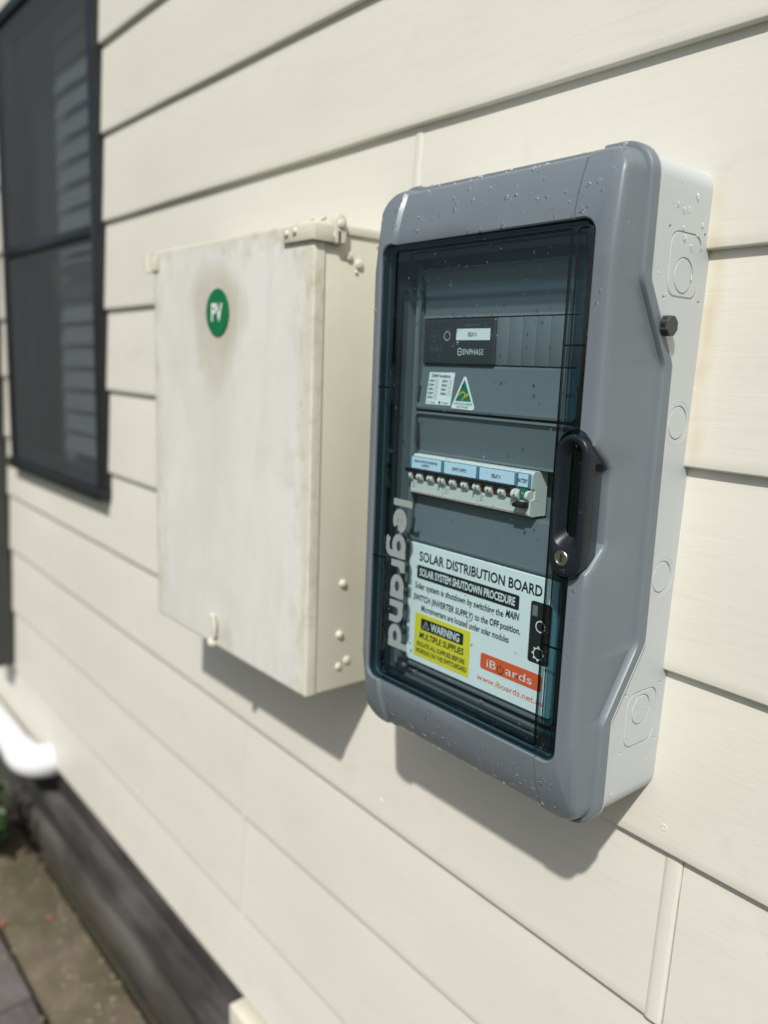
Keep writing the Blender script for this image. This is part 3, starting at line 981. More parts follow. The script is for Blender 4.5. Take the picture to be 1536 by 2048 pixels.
for q, (cy, cz) in enumerate(SQ):
    c2 = CI[0] if q == 0 else CI[3]
    O = rr(cy - 0.0250, cy + 0.0250, cz - 0.0276, cz + 0.0276, 0.0117, [cy + 0.0019 * q_ for q_ in range(-6, 7)], [cz - 0.0019 * q_ for q_ in range(-7, 8)], 6)
    I = []
    for y, z in O:
        a = math.atan2(z - c2[1], y - c2[0]); I.append((c2[0] + (c2[2]) * math.cos(a), c2[1] + (c2[2]) * math.sin(a)))
    mb = MB(); yz_plate(mb, O, I, XS - 0.0013, XS + 0.0001); mb.build('knockout_plate', M['base'], box_o, ang=15)
for cy, cz, r in CI:
    mb = MB(); yz_plate(mb, yz_circ(cy, cz, r - 0.0011), None, XS - 0.0013, XS + 0.0001); mb.build('knockout', M['base'], box_o, ang=15)
for cy, cz, r in CI[1:3]:            # raised ring round the two plain knockouts
    mb = MB(); n = 36; L = []
    for rr_, h in ((r + 0.0052, -0.0004), (r + 0.0048, 0.0003), (r + 0.0042, 0.0003), (r + 0.0036, -0.0004)):
        L.append([(XS + h, y, z) for y, z in yz_circ(cy, cz, rr_, n)])
    mb.loops(L); mb.build('ring', M['base'], box_o)
# dark octagonal vent plug
mb = MB(); c = (XS, -0.0690, 0.0465)
ax = Vector((1, 0, 0))
n = 8
L = []
for (r_, h) in ((0.0090, -0.001), (0.0090, 0.002), (0.0096, 0.0022), (0.0096, 0.0092), (0.0088, 0.0102)):
    L.append([(c[0] + h, c[1] + r_ * math.cos(2 * math.pi * (i + 0.5) / n), c[2] + r_ * math.sin(2 * math.pi * (i + 0.5) / n)) for i in range(n)])
mb.loops(L, True, True)
plug = mb.build('vent_plug', M['gland'], box_o, ang=20)
for i in (3, 4, 2, 5):
    mb = MB(); a = 2 * math.pi * (i + 1.0) / n; rad_ = 0.0096 * math.cos(math.pi / n)
    ce = Vector((c[0] + 0.0057, c[1] + rad_ * math.cos(a), c[2] + rad_ * math.sin(a)))
    t = Vector((0, -math.sin(a), math.cos(a))); nn = Vector((0, math.cos(a), math.sin(a)))
    q = [ce + t * u * 0.0016 + ax * w * 0.0022 + nn * 0.00015 for u, w in ((-1, -1), (1, -1), (1, 1), (-1, 1))]
    mb.add(q + [p - nn * 0.001 for p in q], [(0, 1, 2, 3), (7, 6, 5, 4), (0, 4, 5, 1), (1, 5, 6, 2), (2, 6, 7, 3), (3, 7, 4, 0)])
    mb.build('slot', M['black'], plug, smooth=False)

# ---- cover
SEAM_L, SEAM_R, STEP = -0.6995, -0.4600, 0.0036
TX = [-0.7060, -0.7035, SEAM_L, SEAM_L + 0.0006, -0.66, -0.60, -0.54, -0.49, SEAM_R - 0.0017, SEAM_R - 0.0013, SEAM_R - 0.0002, SEAM_R, -0.4545]
RZ = [0.105, 0.097, 0.092, 0.087, 0.082, 0.075, 0.06, 0.04, 0.024, 0.0185, 0.013, 0.009, 0.004, -0.004, -0.03, -0.052, -0.060, -0.066, -0.073, -0.080, -0.088, -0.10, -0.12, -0.138, -0.144, -0.150, -0.156, -0.163, -0.170, -0.176, -0.19, -0.22,
      -0.243, -0.248, -0.252, -0.256, -0.262, -0.28, -0.30, -0.317, -0.322, -0.327, -0.331, -0.335, -0.340]
NC = 8
NTX, NRZ = len(TX), len(RZ)
IDX_R = range(NTX + NC + 1, NTX + NC + 1 + NRZ)      # indices on the right side


def cl(o, r):
    P = rr(CX0 + o, CX1 - o, CZ0 + o, CZ1 - o, r, TX, RZ, NC)
    out = []
    for x, z in P:
        if SEAM_L - 0.0001 < x < SEAM_R - 0.0001:
            if z > 0.1: z -= 0.0026
            elif z < -0.35: z += 0.0036
        out.append((x, z))
    return out


def hl(o, r):
    return rr(HX0 - o, HX1 + o, HZ0 - o, HZ1 + o, r, TX, RZ, NC)


def stepy(x, z):
    """the panel between the two end caps sits a little deeper"""
    if HZ0 < z < HZ1: return 0.0
    if x < -0.7035 or x > SEAM_R: return 0.0
    if x < SEAM_L: return STEP * (x + 0.7035) / (SEAM_L + 0.7035)
    if x > SEAM_R - 0.00021: return 0.0042 if x < SEAM_R - 0.0001 else 0.0
    if x > SEAM_R - 0.00131: return 0.0042
    return STEP + (0.0007 - STEP) * (x - SEAM_L) / (SEAM_R - SEAM_L)


def bead(z): return 0.0125


O0, Oa, Ob, Oc = cl(0, 0.031), cl(0.0004, 0.0306), cl(0.0022, 0.029), cl(0.0050, 0.026)
Od, Oe, Of, Og, Oh = cl(0.0062, 0.025), cl(0.0070, 0.024), cl(0.0078, 0.0235), cl(0.0096, 0.022), cl(0.0120, 0.0190)
n = len(O0)
zr = [p[1] for p in O0]
L = []
L.append([(x, rim(z) + 0.0006, z) for (x, z) in cl(0.0012, 0.0298)])
L.append([(x, rim(zr[i]) - 0.0006, z) for i, (x, z) in enumerate(O0)])
L.append([(x, rim(zr[i]) - bead(z) + 0.0035, z) for i, (x, z) in enumerate(O0)])
L.append([(x, rim(zr[i]) - bead(z) + 0.0012, z) for i, (x, z) in enumerate(Oa)])
L.append([(x, rim(zr[i]) - bead(z), z) for i, (x, z) in enumerate(Ob)])
L.append([(x, rim(zr[i]) - bead(z) - 0.0002, z) for i, (x, z) in enumerate(Oc)])
L.append([(x, max(rim(zr[i]) - bead(z) - 0.0022, -0.1180), z) for i, (x, z) in enumerate(Od)])


def fy(x, z): return yf(z) + stepy(x, z)


def edge_pt(loop, i, back):
    x, z = loop[i]
    return (x, yf(z) + back + stepy(x, z) * 0.9, z)


# the finger recess beside the handle cuts through the right corner of the cover
REC = {}
for q, i in enumerate(IDX_R):
    z = RZ[q]
    if -0.052 >= z >= -0.172: REC[i] = max(0.0, min(1.0, (-0.0620 - z) / 0.020, (z + 0.177) / 0.026))


def rc(i, w=1.0): return 0.0225 * REC.get(i, 0.0) * w


L.append([edge_pt(Oe, i, 0.0085 + rc(i, 0.90)) for i in range(n)])
L.append([edge_pt(Of, i, 0.0042 + rc(i, 1.0)) for i in range(n)])
L.append([edge_pt(Og, i, 0.0014 + rc(i, 1.03)) for i in range(n)])
L.append([edge_pt(Oh, i, 0.0002 + rc(i, 1.06)) for i in range(n)])
# hole outline
H0 = hl(0, 0.0135)
Hf = list(H0)
for t in (0.35, 0.7):
    L.append([(Oh[i][0] + (Hf[i][0] - Oh[i][0]) * t, fy(Oh[i][0] + (Hf[i][0] - Oh[i][0]) * t, Oh[i][1] + (Hf[i][1] - Oh[i][1]) * t) + rc(i, 1.06), Oh[i][1] + (Hf[i][1] - Oh[i][1]) * t) for i in range(n)])
HO = hl(0.0014, 0.0149)
L.append([(x, (fy(x, z) if not (HZ0 < z < HZ1) else YF) + rc(i, 1.06), z) for i, (x, z) in enumerate(HO)])
L.append([(x, YF + 0.0012 + stepy(x, z) * 0.8 + rc(i, 1.06), z) for i, (x, z) in enumerate(Hf)])
fl = [(x, YF + 0.006 + rc(i, 0.85), z) for i, (x, z) in enumerate(Hf)]
fl2 = [(x, YF + 0.022, z) for x, z in Hf]
L.append(fl); L.append(fl2)
mb = MB(); mb.loops(L)
cov = mb.build('cover', M['cover'], enc, ang=33)
# pale lip of the back box showing behind the skirt
mb = MB()
mb.loops([[(x, rim(zr[i]) + 0.0002, z) for i, (x, z) in enumerate(cl(0.0030, 0.028))], [(x, rim(zr[i]) - 0.0001, z) for i, (x, z) in enumerate(cl(-0.0002, 0.0312))], [(x, rim(zr[i]) + 0.0013, z) for i, (x, z) in enumerate(cl(-0.0002, 0.0312))],
          [(x, rim(zr[i]) + 0.0018, z) for i, (x, z) in enumerate(cl(0.0030, 0.028))]])
mb.build('gasket_lip', M['base'], box_o, ang=40)

# ---- chassis inside
ch = MB()
# side walls of the cavity, then the recessed backing
CW = rrect(HX0 + 0.0005, HX1 - 0.0005, HZ0 + 0.0005, HZ1 - 0.0005, 0.0130, 6)
CW2 = rrect(HX0 + 0.012, HX1 - 0.010, HZ0 + 0.010, HZ1 - 0.010, 0.010, 6)
CW3 = rrect(HX0 + 0.0125, HX1 - 0.0105, HZ0 + 0.0105, HZ1 - 0.0020, 0.010, 6)
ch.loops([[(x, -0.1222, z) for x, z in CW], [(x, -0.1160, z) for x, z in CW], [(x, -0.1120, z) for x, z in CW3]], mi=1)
ch.loops([[(x, -0.1120, z) for x, z in CW3], [(x, -0.0850, z) for x, z in CW3]], mi=0)
ch.add([(x, -0.0850, z) for x, z in CW3], [tuple(range(len(CW3)))], 0)
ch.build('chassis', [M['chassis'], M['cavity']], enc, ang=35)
for xr, w in ((-0.6985, 0.004), (-0.6935, 0.003), (-0.4555, 0.004)):
    mb = MB(); mb.box(xr - w / 2, xr + w / 2, -0.108, -0.0855, -0.345, 0.112, 0.0006); mb.build('side_rail', M['chassis'], enc)
# three row frames; each has a sloping upper panel, a module slot and a sloping lower panel
FX0, FX1 = -0.6895, -0.4655
ROWZ = [(0.108, -0.0435, 0.0305), (-0.0465, -0.1955, -0.1195)]


def row_frame(zt, zb, zc):
    s0, s1 = zc + 0.0255, zc - 0.0235
    mb = MB()
    # rounded surround as a low wall
    A = rrect(FX0, FX1, zb, zt, 0.008, 5); B = rrect(FX0 + 0.0022, FX1 - 0.0022, zb + 0.0022, zt - 0.0022, 0.006, 5)
    mb.loops([[(x, -0.0855, z) for x, z in A], [(x, -0.1135, z) for x, z in A], [(x, -0.1140, z) for x, z in B], [(x, -0.1115, z) for x, z in B]])
    x0, x1 = FX0 + 0.0023, FX1 - 0.0023
    # upper sloping panel with its ledge
    prof = [(-0.1118, zt - 0.0023), (-0.1105, zt - 0.006), (-0.1045, s0 + 0.0030), (-0.1065, s0 + 0.0026), (-0.1072, s0 + 0.0004), (-0.0930, s0)]
    for a, c in zip(prof[:-1], prof[1:]): mb.add([(x0, a[0], a[1]), (x1, a[0], a[1]), (x1, c[0], c[1]), (x0, c[0], c[1])], [(0, 1, 2, 3)])
    prof = [(-0.0930, s1), (-0.1045, s1 - 0.0004), (-0.1055, s1 - 0.003), (-0.1112, zb + 0.0055), (-0.1118, zb + 0.0023)]
    for a, c in zip(prof[:-1], prof[1:]): mb.add([(x0, a[0], a[1]), (x1, a[0], a[1]), (x1, c[0], c[1]), (x0, c[0], c[1])], [(0, 1, 2, 3)])
    # side cheeks of the slot with a clip notch
    for xa, xb in ((x0, -0.6826), (-0.4724, x1)): mb.add([(xa, -0.1046, s0), (xb, -0.1046, s0), (xb, -0.1046, s1), (xa, -0.1046, s1)], [(0, 1, 2, 3)])
    o = mb.build('row_frame', M['chassis'], enc, ang=25)
    # break-off lines moulded in the upper panel
    t = MB()
    for k in range(1, 12):
        x = -0.6825 + 0.0175 * k
        t.add([(x - 0.00045, -0.10895 - 0.0002, zt - 0.012), (x + 0.00045, -0.10895 - 0.0002, zt - 0.012), (x + 0.00045, -0.1047, s0 + 0.004), (x - 0.00045, -0.1047, s0 + 0.004)], [(0, 1, 2, 3)])
    t.build('break_line', M['inkgrey'], o, smooth=False)['kind'] = 'stuff'
    # clips at the left
    for za, zc_ in ((zt - 0.036, zt - 0.012), (zb + 0.008, zb + 0.026)):
        t = MB(); t.box(FX0 + 0.0026, FX0 + 0.0050, -0.1128, -0.1085, za, zc_, 0.0004); t.build('clip', M['gland'], o)
    return o


r1 = row_frame(*ROWZ[0]); r2 = row_frame(*ROWZ[1])
# blank strips that fill what the modules leave free
bl = None
for row, ks in ((r1, range(6, 12)), (r2, range(11, 12))):
    for k in ks:
        x = -0.6825 + 0.0175 * k; zc = ROWZ[0][2] if row is r1 else ROWZ[1][2]
        if bl is None:
            mb = MB(); mb.box(x + 0.0003, x + 0.0172, -0.1062, -0.093, zc - 0.0232, zc + 0.0250, 0.0004); bl = mb.build('blank_cover', M['chassis'], row); X0, Z0_ = x, zc
        elif row is r1: copy_part(bl, row, x - X0, 0, zc - Z0_)
        else: copy_part(bl, row, x - X0, 0, zc - Z0_)
# third row: frame only, covered by the notice
mb = MB()
A = rrect(FX0, FX1, -0.3475, -0.1965, 0.008, 5); B = rrect(FX0 + 0.0022, FX1 - 0.0022, -0.3453, -0.1987, 0.006, 5)
mb.loops([[(x, -0.0855, z) for x, z in A], [(x, -0.1122, z) for x, z in A], [(x, -0.1127, z) for x, z in B], [(x, -0.1100, z) for x, z in B]], False, True)
mb.build('row_frame', M['chassis'], enc, ang=25)
mb = MB()
mb.box(-0.690, -0.466, -0.106, -0.0915, -0.3515, -0.3490, 0.0004)
mb.build('bottom_rail', M['chassis'], enc)

# ---- relay module
rl = thing('relay_module', (-0.63, -0.1, 0.0072), 'black relay module with white RELAY A label behind the tinted door', 'relay')
mb = MB(); plate(mb, -0.6842, -0.5768, 0.0068, 0.0548, 0.0022, -0.093, -0.1090, 0.0012); mb.build('case', M['relay'], rl)
mb = MB(); plate(mb, -0.6325, -0.5835, 0.0324, 0.0443, 0.0003, -0.1091, -0.1094, 0.0001); lb = mb.build('label', M['white'], rl)
mb = MB(); text(mb, 'RELAY A', -0.6145, -0.6020, 0.0363, 0.0405, -0.1096, bold=0.02); mb.build('lettering', M['ink'], lb, smooth=False)
mb = MB(); FNR = lambda u, v: (u, -0.1093, v)
text(mb, 'ENPHASE', -0.6215, -0.5915, 0.0174, 0.0232, -0.1093, bold=0.004)
stroke(mb, arc(-0.6262, 0.0203, 0.0034, 0.0036, 20, 160, 10), 0.0010, FNR); stroke(mb, arc(-0.6262, 0.0203, 0.0034, 0.0036, 200, 340, 10), 0.0010, FNR)
stroke(mb, [(-0.6296, 0.0203), (-0.6228, 0.0203)], 0.0008, FNR)
stroke(mb, arc(-0.6465, 0.0370, 0.0046, 0.0046, 0, 350, 26), 0.0007, FNR)
mb.build('lettering', M['relayink'], rl, smooth=False)
mb = MB()
text(mb, 'Q-RELAY 3P INT', -0.6205, -0.5985, 0.0466, 0.0490, -0.1093)
text(mb, 'TEST', -0.6490, -0.6430, 0.0430, 0.0445, -0.1093)
stroke(mb, [(-0.5925, 0.0466), (-0.5875, 0.0466), (-0.5900, 0.0506), (-0.5925, 0.0466)], 0.0004, FNR)
text(mb, 'N1 20 INV', -0.6740, -0.6625, 0.0362, 0.0378, -0.1093)
for q, xx in enumerate((-0.6705, -0.6630, -0.6555)):
    stroke(mb, arc(xx + 0.0015, 0.0228, 0.0013, 0.0016, 0, 350, 10), 0.0004, FNR); text(mb, 'L%d' % (q + 1), xx - 0.0012, xx + 0.0012, 0.0258, 0.0274, -0.1093)
    stroke(mb, [(xx - 0.0024, 0.0228), (xx - 0.0006, 0.0228)], 0.0005, FNR)
for xx, za, zb_ in ((-0.6665, 0.0300, 0.0330), (-0.6665, 0.0190, 0.0210), (-0.6585, 0.0150, 0.0178), (-0.6680, 0.0105, 0.0128), (-0.6585, 0.0105, 0.0125), (-0.6670, 0.0410, 0.0435)):
    stroke(mb, [(xx, za), (xx, zb_)], 0.0005, FNR)
mb.build('fine_print', M['inkgrey'], rl, smooth=False)['kind'] = 'stuff'

# ---- small stickers on the sloping panel under the relay


def onslope(u, v, d=0.0):
    t = (0.0040 - v) / (0.0040 + 0.0380)
    return (u, -0.1055 - 0.0057 * t - 0.0006 - d, v)


def poly_sheet(pts, d, name, mat, parent):
    mb = MB(); n = len(pts)
    mb.add([onslope(u, v, d) for u, v in pts] + [onslope(u, v, d - 0.0002) for u, v in pts], [tuple(range(n)), tuple(range(2 * n - 1, n - 1, -1))] + [(i, (i + 1) % n, n + (i + 1) % n, n + i) for i in range(n)])
    return mb.build(name, mat, parent, smooth=False)


s1_ = poly_sheet([(-0.6735, -0.0025), (-0.6335, -0.0020), (-0.6340, -0.0375), (-0.6735, -0.0378)], 0.0002, 'function_sticker', M['white'], enc)
mb = MB(); fs = lambda u, v: onslope(u, v, 0.0004)
text(mb, 'DRM Functions', -0.6690, -0.6395, -0.0078, -0.0042, 0, bold=0.02, fn=fs)
for q in range(5):
    z = -0.0128 - 0.0046 * q
    text(mb, 'DRM %d' % q, -0.6718, -0.6625, z, z + 0.0026, 0, bold=0.02, fn=fs)
    stroke(mb, [(-0.6605, z - 0.0003), (-0.6572, z - 0.0003), (-0.6572, z + 0.0028), (-0.6605, z + 0.0028)], 0.0004, fs, closed=True)
    if q < 4:
        text(mb, 'DRM %d' % (q + 5), -0.6515, -0.6425, z, z + 0.0026, 0, bold=0.02, fn=fs)
        stroke(mb, [(-0.6400, z - 0.0003), (-0.6367, z - 0.0003), (-0.6367, z + 0.0028), (-0.6400, z + 0.0028)], 0.0004, fs, closed=True)
stroke(mb, [(-0.6720, -0.0362), (-0.6696, -0.0362), (-0.6696, -0.0340), (-0.6720, -0.0340)], 0.0004, fs, closed=True)
text(mb, '- Spring', -0.6682, -0.6590, -0.0362, -0.0340, 0, fn=fs)
stroke(mb, [(-0.6525, -0.0350), (-0.6497, -0.0350)], 0.0026, fs); text(mb, '- Enabled', -0.6485, -0.6375, -0.0362, -0.0340, 0, fn=fs)
mb.build('lettering', M['ink'], s1_, smooth=False)

s2_ = poly_sheet([(-0.6175, -0.0055), (-0.6155, -0.0065), (-0.5975, -0.0375), (-0.5980, -0.0395), (-0.6000, -0.0405), (-0.6300, -0.0400), (-0.6318, -0.0388), (-0.6315, -0.0370), (-0.6192, -0.0065)], 0.0003, 'triangle_sticker', M['white'], enc)
mb = MB(); fs2 = lambda u, v: onslope(u, v, 0.0005); fs3 = lambda u, v: onslope(u, v, 0.00075)
mb.add([fs2(-0.6172, -0.0085), fs2(-0.6270, -0.0318), fs2(-0.6030, -0.0318)], [(0, 1, 2)])
mb.build('green_field', M['green'], s2_, smooth=False)
mb = MB()
stroke(mb, [(-0.6245, -0.0256), (-0.6228, -0.0255), (-0.6210, -0.0242), (-0.6190, -0.0225), (-0.6168, -0.0218), (-0.6148, -0.0226), (-0.6138, -0.0242), (-0.6128, -0.0250), (-0.6105, -0.0246), (-0.6085, -0.0240)], 0.0011, fs3)
stroke(mb, [(-0.6098, -0.0228), (-0.6090, -0.0246), (-0.6108, -0.0262), (-0.6132, -0.0280)], 0.0010, lambda u, v: onslope(u, v, 0.0008))
stroke(mb, [(-0.6130, -0.0255), (-0.6145, -0.0275), (-0.6160, -0.0290), (-0.6163, -0.0302), (-0.6155, -0.0314)], 0.0010, lambda u, v: onslope(u, v, 0.00085))
mb.build('emblem', M['gold'], s2_, smooth=False)
mb = MB(); text(mb, 'AUSTRALIAN MADE', -0.6288, -0.6010, -0.0356, -0.0334, 0, bold=0.01, fn=fs2); text(mb, 'AND OWNED', -0.6240, -0.6062, -0.0390, -0.0367, 0, bold=0.01, fn=fs2)
mb.build('lettering', M['green'], s2_, smooth=False)

# ---- circuit breakers
YB = -0.1180


def breaker(x0, poles, label, lab_lines, rating, single=False):
    x1 = x0 + 0.0175 * poles - 0.0005
    t = thing('circuit_breaker', ((x0 + x1) / 2, -0.1, -0.14), label, 'circuit breaker', 'circuit breakers in the middle row')
    xe = x1 + (0.0012 if single else 0.0)
    prof = [(-0.094, -0.1400), (YB + 0.003, -0.1400), (YB, -0.1385), (YB, -0.1235), (YB + 0.006, -0.1222), (YB + 0.006, -0.1125), (YB + 0.0005, -0.1115), (YB + 0.0005, -0.0985), (YB + 0.004, -0.0948), (-0.094, -0.0945)]
    mb = MB(); mb.loops([[(x, y, z) for y, z in prof] for x in (x0, xe)], True, True)
    body = mb.build('body', M['brk'], t, smooth=False)
    # toggle openings and the pale collars between them
    for k in range(poles):
        xa = x0 + 0.0175 * k
        mb = MB(); mb.box(xa + 0.0044, xa + 0.0131, YB - 0.0016, YB + 0.0066, -0.1222, -0.1118)
        mb.build('toggle_slot', M['green'] if single else M['red'], body, smooth=False)
        mb = MB()
        for xa_, xb_ in (((xa - 0.0043, xa + 0.0043),) if k else ((xa + 0.0003, xa + 0.0043),)) + (((xa + 0.0132, xa + 0.0170),) if k == poles - 1 else ()):
            mb = MB(); pr = [(YB + 0.0062, -0.1226), (YB - 0.0012, -0.1240), (YB - 0.0046, -0.1216), (YB - 0.0052, -0.1188), (YB - 0.0030, -0.1150), (YB + 0.0062, -0.1126)]
            mb.loops([[(x, y, z) for y, z in pr] for x in (xa_, xb_)], True, True)
            mb.build('collar', M['brk'], body, ang=50)
        mb = MB(); mb.disc((xa + 0.0002, YB - 0.0051, -0.1196), (0, -1, -0.1), 0.0011, [(1, 0), (0.9, 0.0002)], 10); mb.build('screw_hole', M['ink'], body, smooth=False)
    # label holder
    w0 = x0 + 0.0012; w1 = x1 - 0.0008
    mb = MB(); plate(mb, w0 - 0.0008, w1 + 0.0006, -0.1108, -0.0968, 0.0008, YB + 0.0004, YB - 0.0018, 0.0006); h = mb.build('label_holder', M['lholder'], t)
    mb = MB(); plate(mb, w0 + 0.0008, w1 - 0.0016, -0.1103, -0.0976, 0.0004, YB - 0.0018, YB - 0.0021, 0.0001); lb = mb.build('label', M['lblue'], t)
    mb = MB()
    cx = (w0 + w1) / 2 - 0.0004
    for (s, w, zb, zt) in lab_lines: text(mb, s, cx - w / 2, cx + w / 2, zb, zt, YB - 0.0024, bold=0.02)
    mb.build('lettering', M['ink'], lb, smooth=False)
    # lever
    mb = MB()
    if not single:
        pr = [(YB + 0.002, -0.1112), (YB - 0.0050, -0.1104), (YB - 0.0062, -0.1114), (YB - 0.0060, -0.1138), (YB - 0.0045, -0.1150), (YB + 0.002, -0.1140)]
        mb.loops([[(x, y, z) for y, z in pr] for x in (x0 - 0.0045 if poles == 3 and x0 < -0.68 else x0 - 0.003, x1 - 0.0040)], True, True)
    else:
        pr = [(YB + 0.004, -0.1252), (YB - 0.0080, -0.1262), (YB - 0.0095, -0.1280), (YB - 0.0085, -0.1305), (YB - 0.004, -0.1312), (YB + 0.004, -0.1290)]
        mb.loops([[(x, y, z) for y, z in pr] for x in (x0 + 0.0020, x0 + 0.0160)], True, True)
    mb.build('lever', M['black'], t, ang=50)
    # printed stripe and rating
    mb = MB(); mb.box(x0 + 0.010 if not single else x0 + 0.0004, x1 - 0.0004, YB - 0.00015, YB + 0.0005, -0.1379, -0.1373); mb.build('stripe', M['redline'], t, smooth=False)
    mb = MB()
    if rating:
        text(mb, rating, x0 + 0.0025, x0 + 0.0078, -0.1300, -0.1272, YB - 0.0002); text(mb, '400V~', x0 + 0.0025, x0 + 0.0085, -0.1330, -0.1314, YB - 0.0002); text(mb, 'DX', x0 + 0.0028, x0 + 0.0050, -0.1262, -0.1250, YB - 0.0002)
        text(mb, '6000', x1 - 0.0075, x1 - 0.0045, -0.1310, -0.1262, YB - 0.0002)
        mb.build('rating_print', M['inkgrey'], t, smooth=False)['kind'] = 'stuff'; mb = MB()
        text(mb, 'legrand', x0 + 0.0012, x0 + 0.0095, -0.1383, -0.1370, YB - 0.0002, bold=0.02)
    else:
        text(mb, 'legrand', x0 + 0.0035, x0 + 0.0150, -0.1383, -0.1370, YB - 0.0002, bold=0.02)
    mb.build('fine_print', M['inkgrey'], t, smooth=False)['kind'] = 'stuff'
    return t


breaker(-0.6850, 3, 'three pole circuit breaker labelled MAIN SWITCH INVERTER SUPPLY', [('MAIN SWITCH INVERTER', 0.0375, -0.1032, -0.1008), ('SUPPLY', 0.0125, -0.1072, -0.1048)], 'C32')
breaker(-0.6318, 3, 'three pole circuit breaker labelled ENVOY SUPPLY', [('ENVOY SUPPLY', 0.0215, -0.1058, -0.1024)], 'C10')
breaker(-0.5790, 3, 'three pole circuit breaker labelled RELAY A', [('RELAY A', 0.0125, -0.1062, -0.1024)], 'C20')
breaker(-0.5262, 1, 'single pole circuit breaker labelled BATTERY with its lever down', [('BATTERY', 0.0125, -0.1062, -0.1024)], None, True)

# ---- notice plate of the third row
YN = -0.1140
no = MB(); plate(no, -0.6862, -0.4690, -0.3395, -0.1978, 0.003, -0.1105, YN, 0.0006)
npl = no.build('notice_plate', M['sign'], enc)
y1 = YN - 0.0003; y2 = YN - 0.0006
mb = MB(); plate(mb, -0.6720, -0.5170, -0.2385, -0.2228, 0.002, YN - 0.00005, y1, 0.0001); mb.build('black_bar', M['ink'], npl, smooth=False)
mb = MB(); text(mb, 'SOLAR SYSTEM SHUTDOWN PROCEDURE', -0.6672, -0.5222, -0.2346, -0.2262, y2, bold=0.026); mb.build('bar_lettering', M['white'], npl, smooth=False)
mb = MB()
text(mb, 'SOLAR DISTRIBUTION BOARD', -0.6690, -0.4885, -0.2172, -0.2066, y1, bold=0.022)
text(mb, 'Solar system is shutdown by switching the', -0.6742, -0.5372, -0.2505, -0.2435, y1, bold=0.02)
text(mb, 'MAIN', -0.5340, -0.5155, -0.2490, -0.2415, y1, bold=0.03, shear=0.2)
text(mb, 'SWITCH (INVERTER SUPPLY)', -0.6765, -0.5800, -0.2650, -0.2580, y1, bold=0.024, shear=0.18)
text(mb, 'to the', -0.5772, -0.5578, -0.2642, -0.2572, y1, bold=0.02); text(mb, 'OFF', -0.5555, -0.5420, -0.2638, -0.2568, y1, bold=0.03); text(mb, 'position.', -0.5402, -0.5128, -0.2632, -0.2562, y1, bold=0.02)
text(mb, 'Microinverters are located under solar modules', -0.6618, -0.5275, -0.2762, -0.2692, y1, bold=0.018)
mb.build('lettering', M['ink'], npl, smooth=False)
mb = MB(); plate(mb, -0.5015, -0.4750, -0.2868, -0.2232, 0.003, YN - 0.00005, y1, 0.0001); bb = mb.build('black_panel', M['ink'], npl, smooth=False)
mb = MB(); FN = lambda u, v: (u, y2, v)
stroke(mb, arc(-0.4876, -0.2478, 0.0056, 0.0056, 0, 350, 26), 0.0012, FN)
stroke(mb, arc(-0.4882, -0.2762, 0.0058, 0.0058, 0, 350, 30), 0.0010, FN)
for k in range(8):
    a = k * math.pi / 4; stroke(mb, [(-0.4882 + 0.0060 * math.cos(a), -0.2762 + 0.0060 * math.sin(a)), (-0.4882 + 0.0078 * math.cos(a), -0.2762 + 0.0078 * math.sin(a))], 0.0020, lambda u, v: (u, y2 - 0.0001, v))
mb.build('symbols', M['white'], npl, smooth=False)
mb = MB(); plate(mb, -0.4990, -0.4925, -0.2385, -0.2275, 0.0008, y1, y2, 0.0001); mb.build('grey_key', M['inkgrey'], npl, smooth=False)

ye = MB(); plate(ye, -0.6720, -0.5815, -0.3322, -0.2795, 0.002, YN - 0.00005, y1, 0.0001); yst = ye.build('warning_sticker', M['yellow'], enc, smooth=False)
yst['label'] = 'yellow warning sticker about multiple supplies'
mb = MB(); plate(mb, -0.6612, -0.5922, -0.2982, -0.2846, 0.0018, y1, y2, 0.0001); mb.build('black_bar', M['ink'], yst, smooth=False)
mb = MB(); text(mb, 'WARNING', -0.6442, -0.5978, -0.2958, -0.2868, y2 - 0.0003, bold=0.02)
stroke(mb, [(-0.6575, -0.2955), (-0.6470, -0.2955), (-0.6522, -0.2868)], 0.0008, lambda u, v: (u, y2 - 0.0003, v), closed=True)
stroke(mb, [(-0.6515, -0.2890), (-0.6530, -0.2918), (-0.6516, -0.2918), (-0.6530, -0.2945)], 0.0006, lambda u, v: (u, y2 - 0.0004, v))
mb.build('bar_lettering', M['white'], yst, smooth=False)
mb = MB()
text(mb, 'MULTIPLE SUPPLIES', -0.6630, -0.5905, -0.3088, -0.3016, y2, bold=0.022, shear=0.12)
text(mb, 'ISOLATE ALL SUPPLIES BEFORE', -0.6668, -0.5880, -0.3188, -0.3135, y2, bold=0.02)
text(mb, 'WORKING ON THIS SWITCHBOARD', -0.6688, -0.5845, -0.3272, -0.3218, y2, bold=0.02)
mb.build('lettering', M['ink'], yst, smooth=False)

og = MB(); plate(og, -0.5652, -0.4812, -0.3150, -0.2972, 0.003, YN - 0.00005, y1, 0.0001); ost = og.build('brand_sticker', M['orange'], enc, smooth=False)
mb = MB()
text(mb, 'iB', -0.5555, -0.5425, -0.3108, -0.3020, y2, bold=-0.004); text(mb, 'ards', -0.5290, -0.4935, -0.3108, -0.3020, y2, bold=-0.004)
mb.build('lettering', M['white'], ost, smooth=False)
mb = MB()
stroke(mb, arc(-0.5362, -0.3083, 0.0042, 0.0042, 125, 415, 22), 0.0009, FN); stroke(mb, [(-0.5362, -0.3070), (-0.5362, -0.3028)], 0.0009, lambda u, v: (u, y2 - 0.0001, v))
mb.build('power_symbol', M['ink'], ost, smooth=False)
mb = MB(); text(mb, 'www.iboards.net.au', -0.5692, -0.4778, -0.3288, -0.3225, y1, bold=0.004); mb.build('web_address', M['orange'], npl, smooth=False)

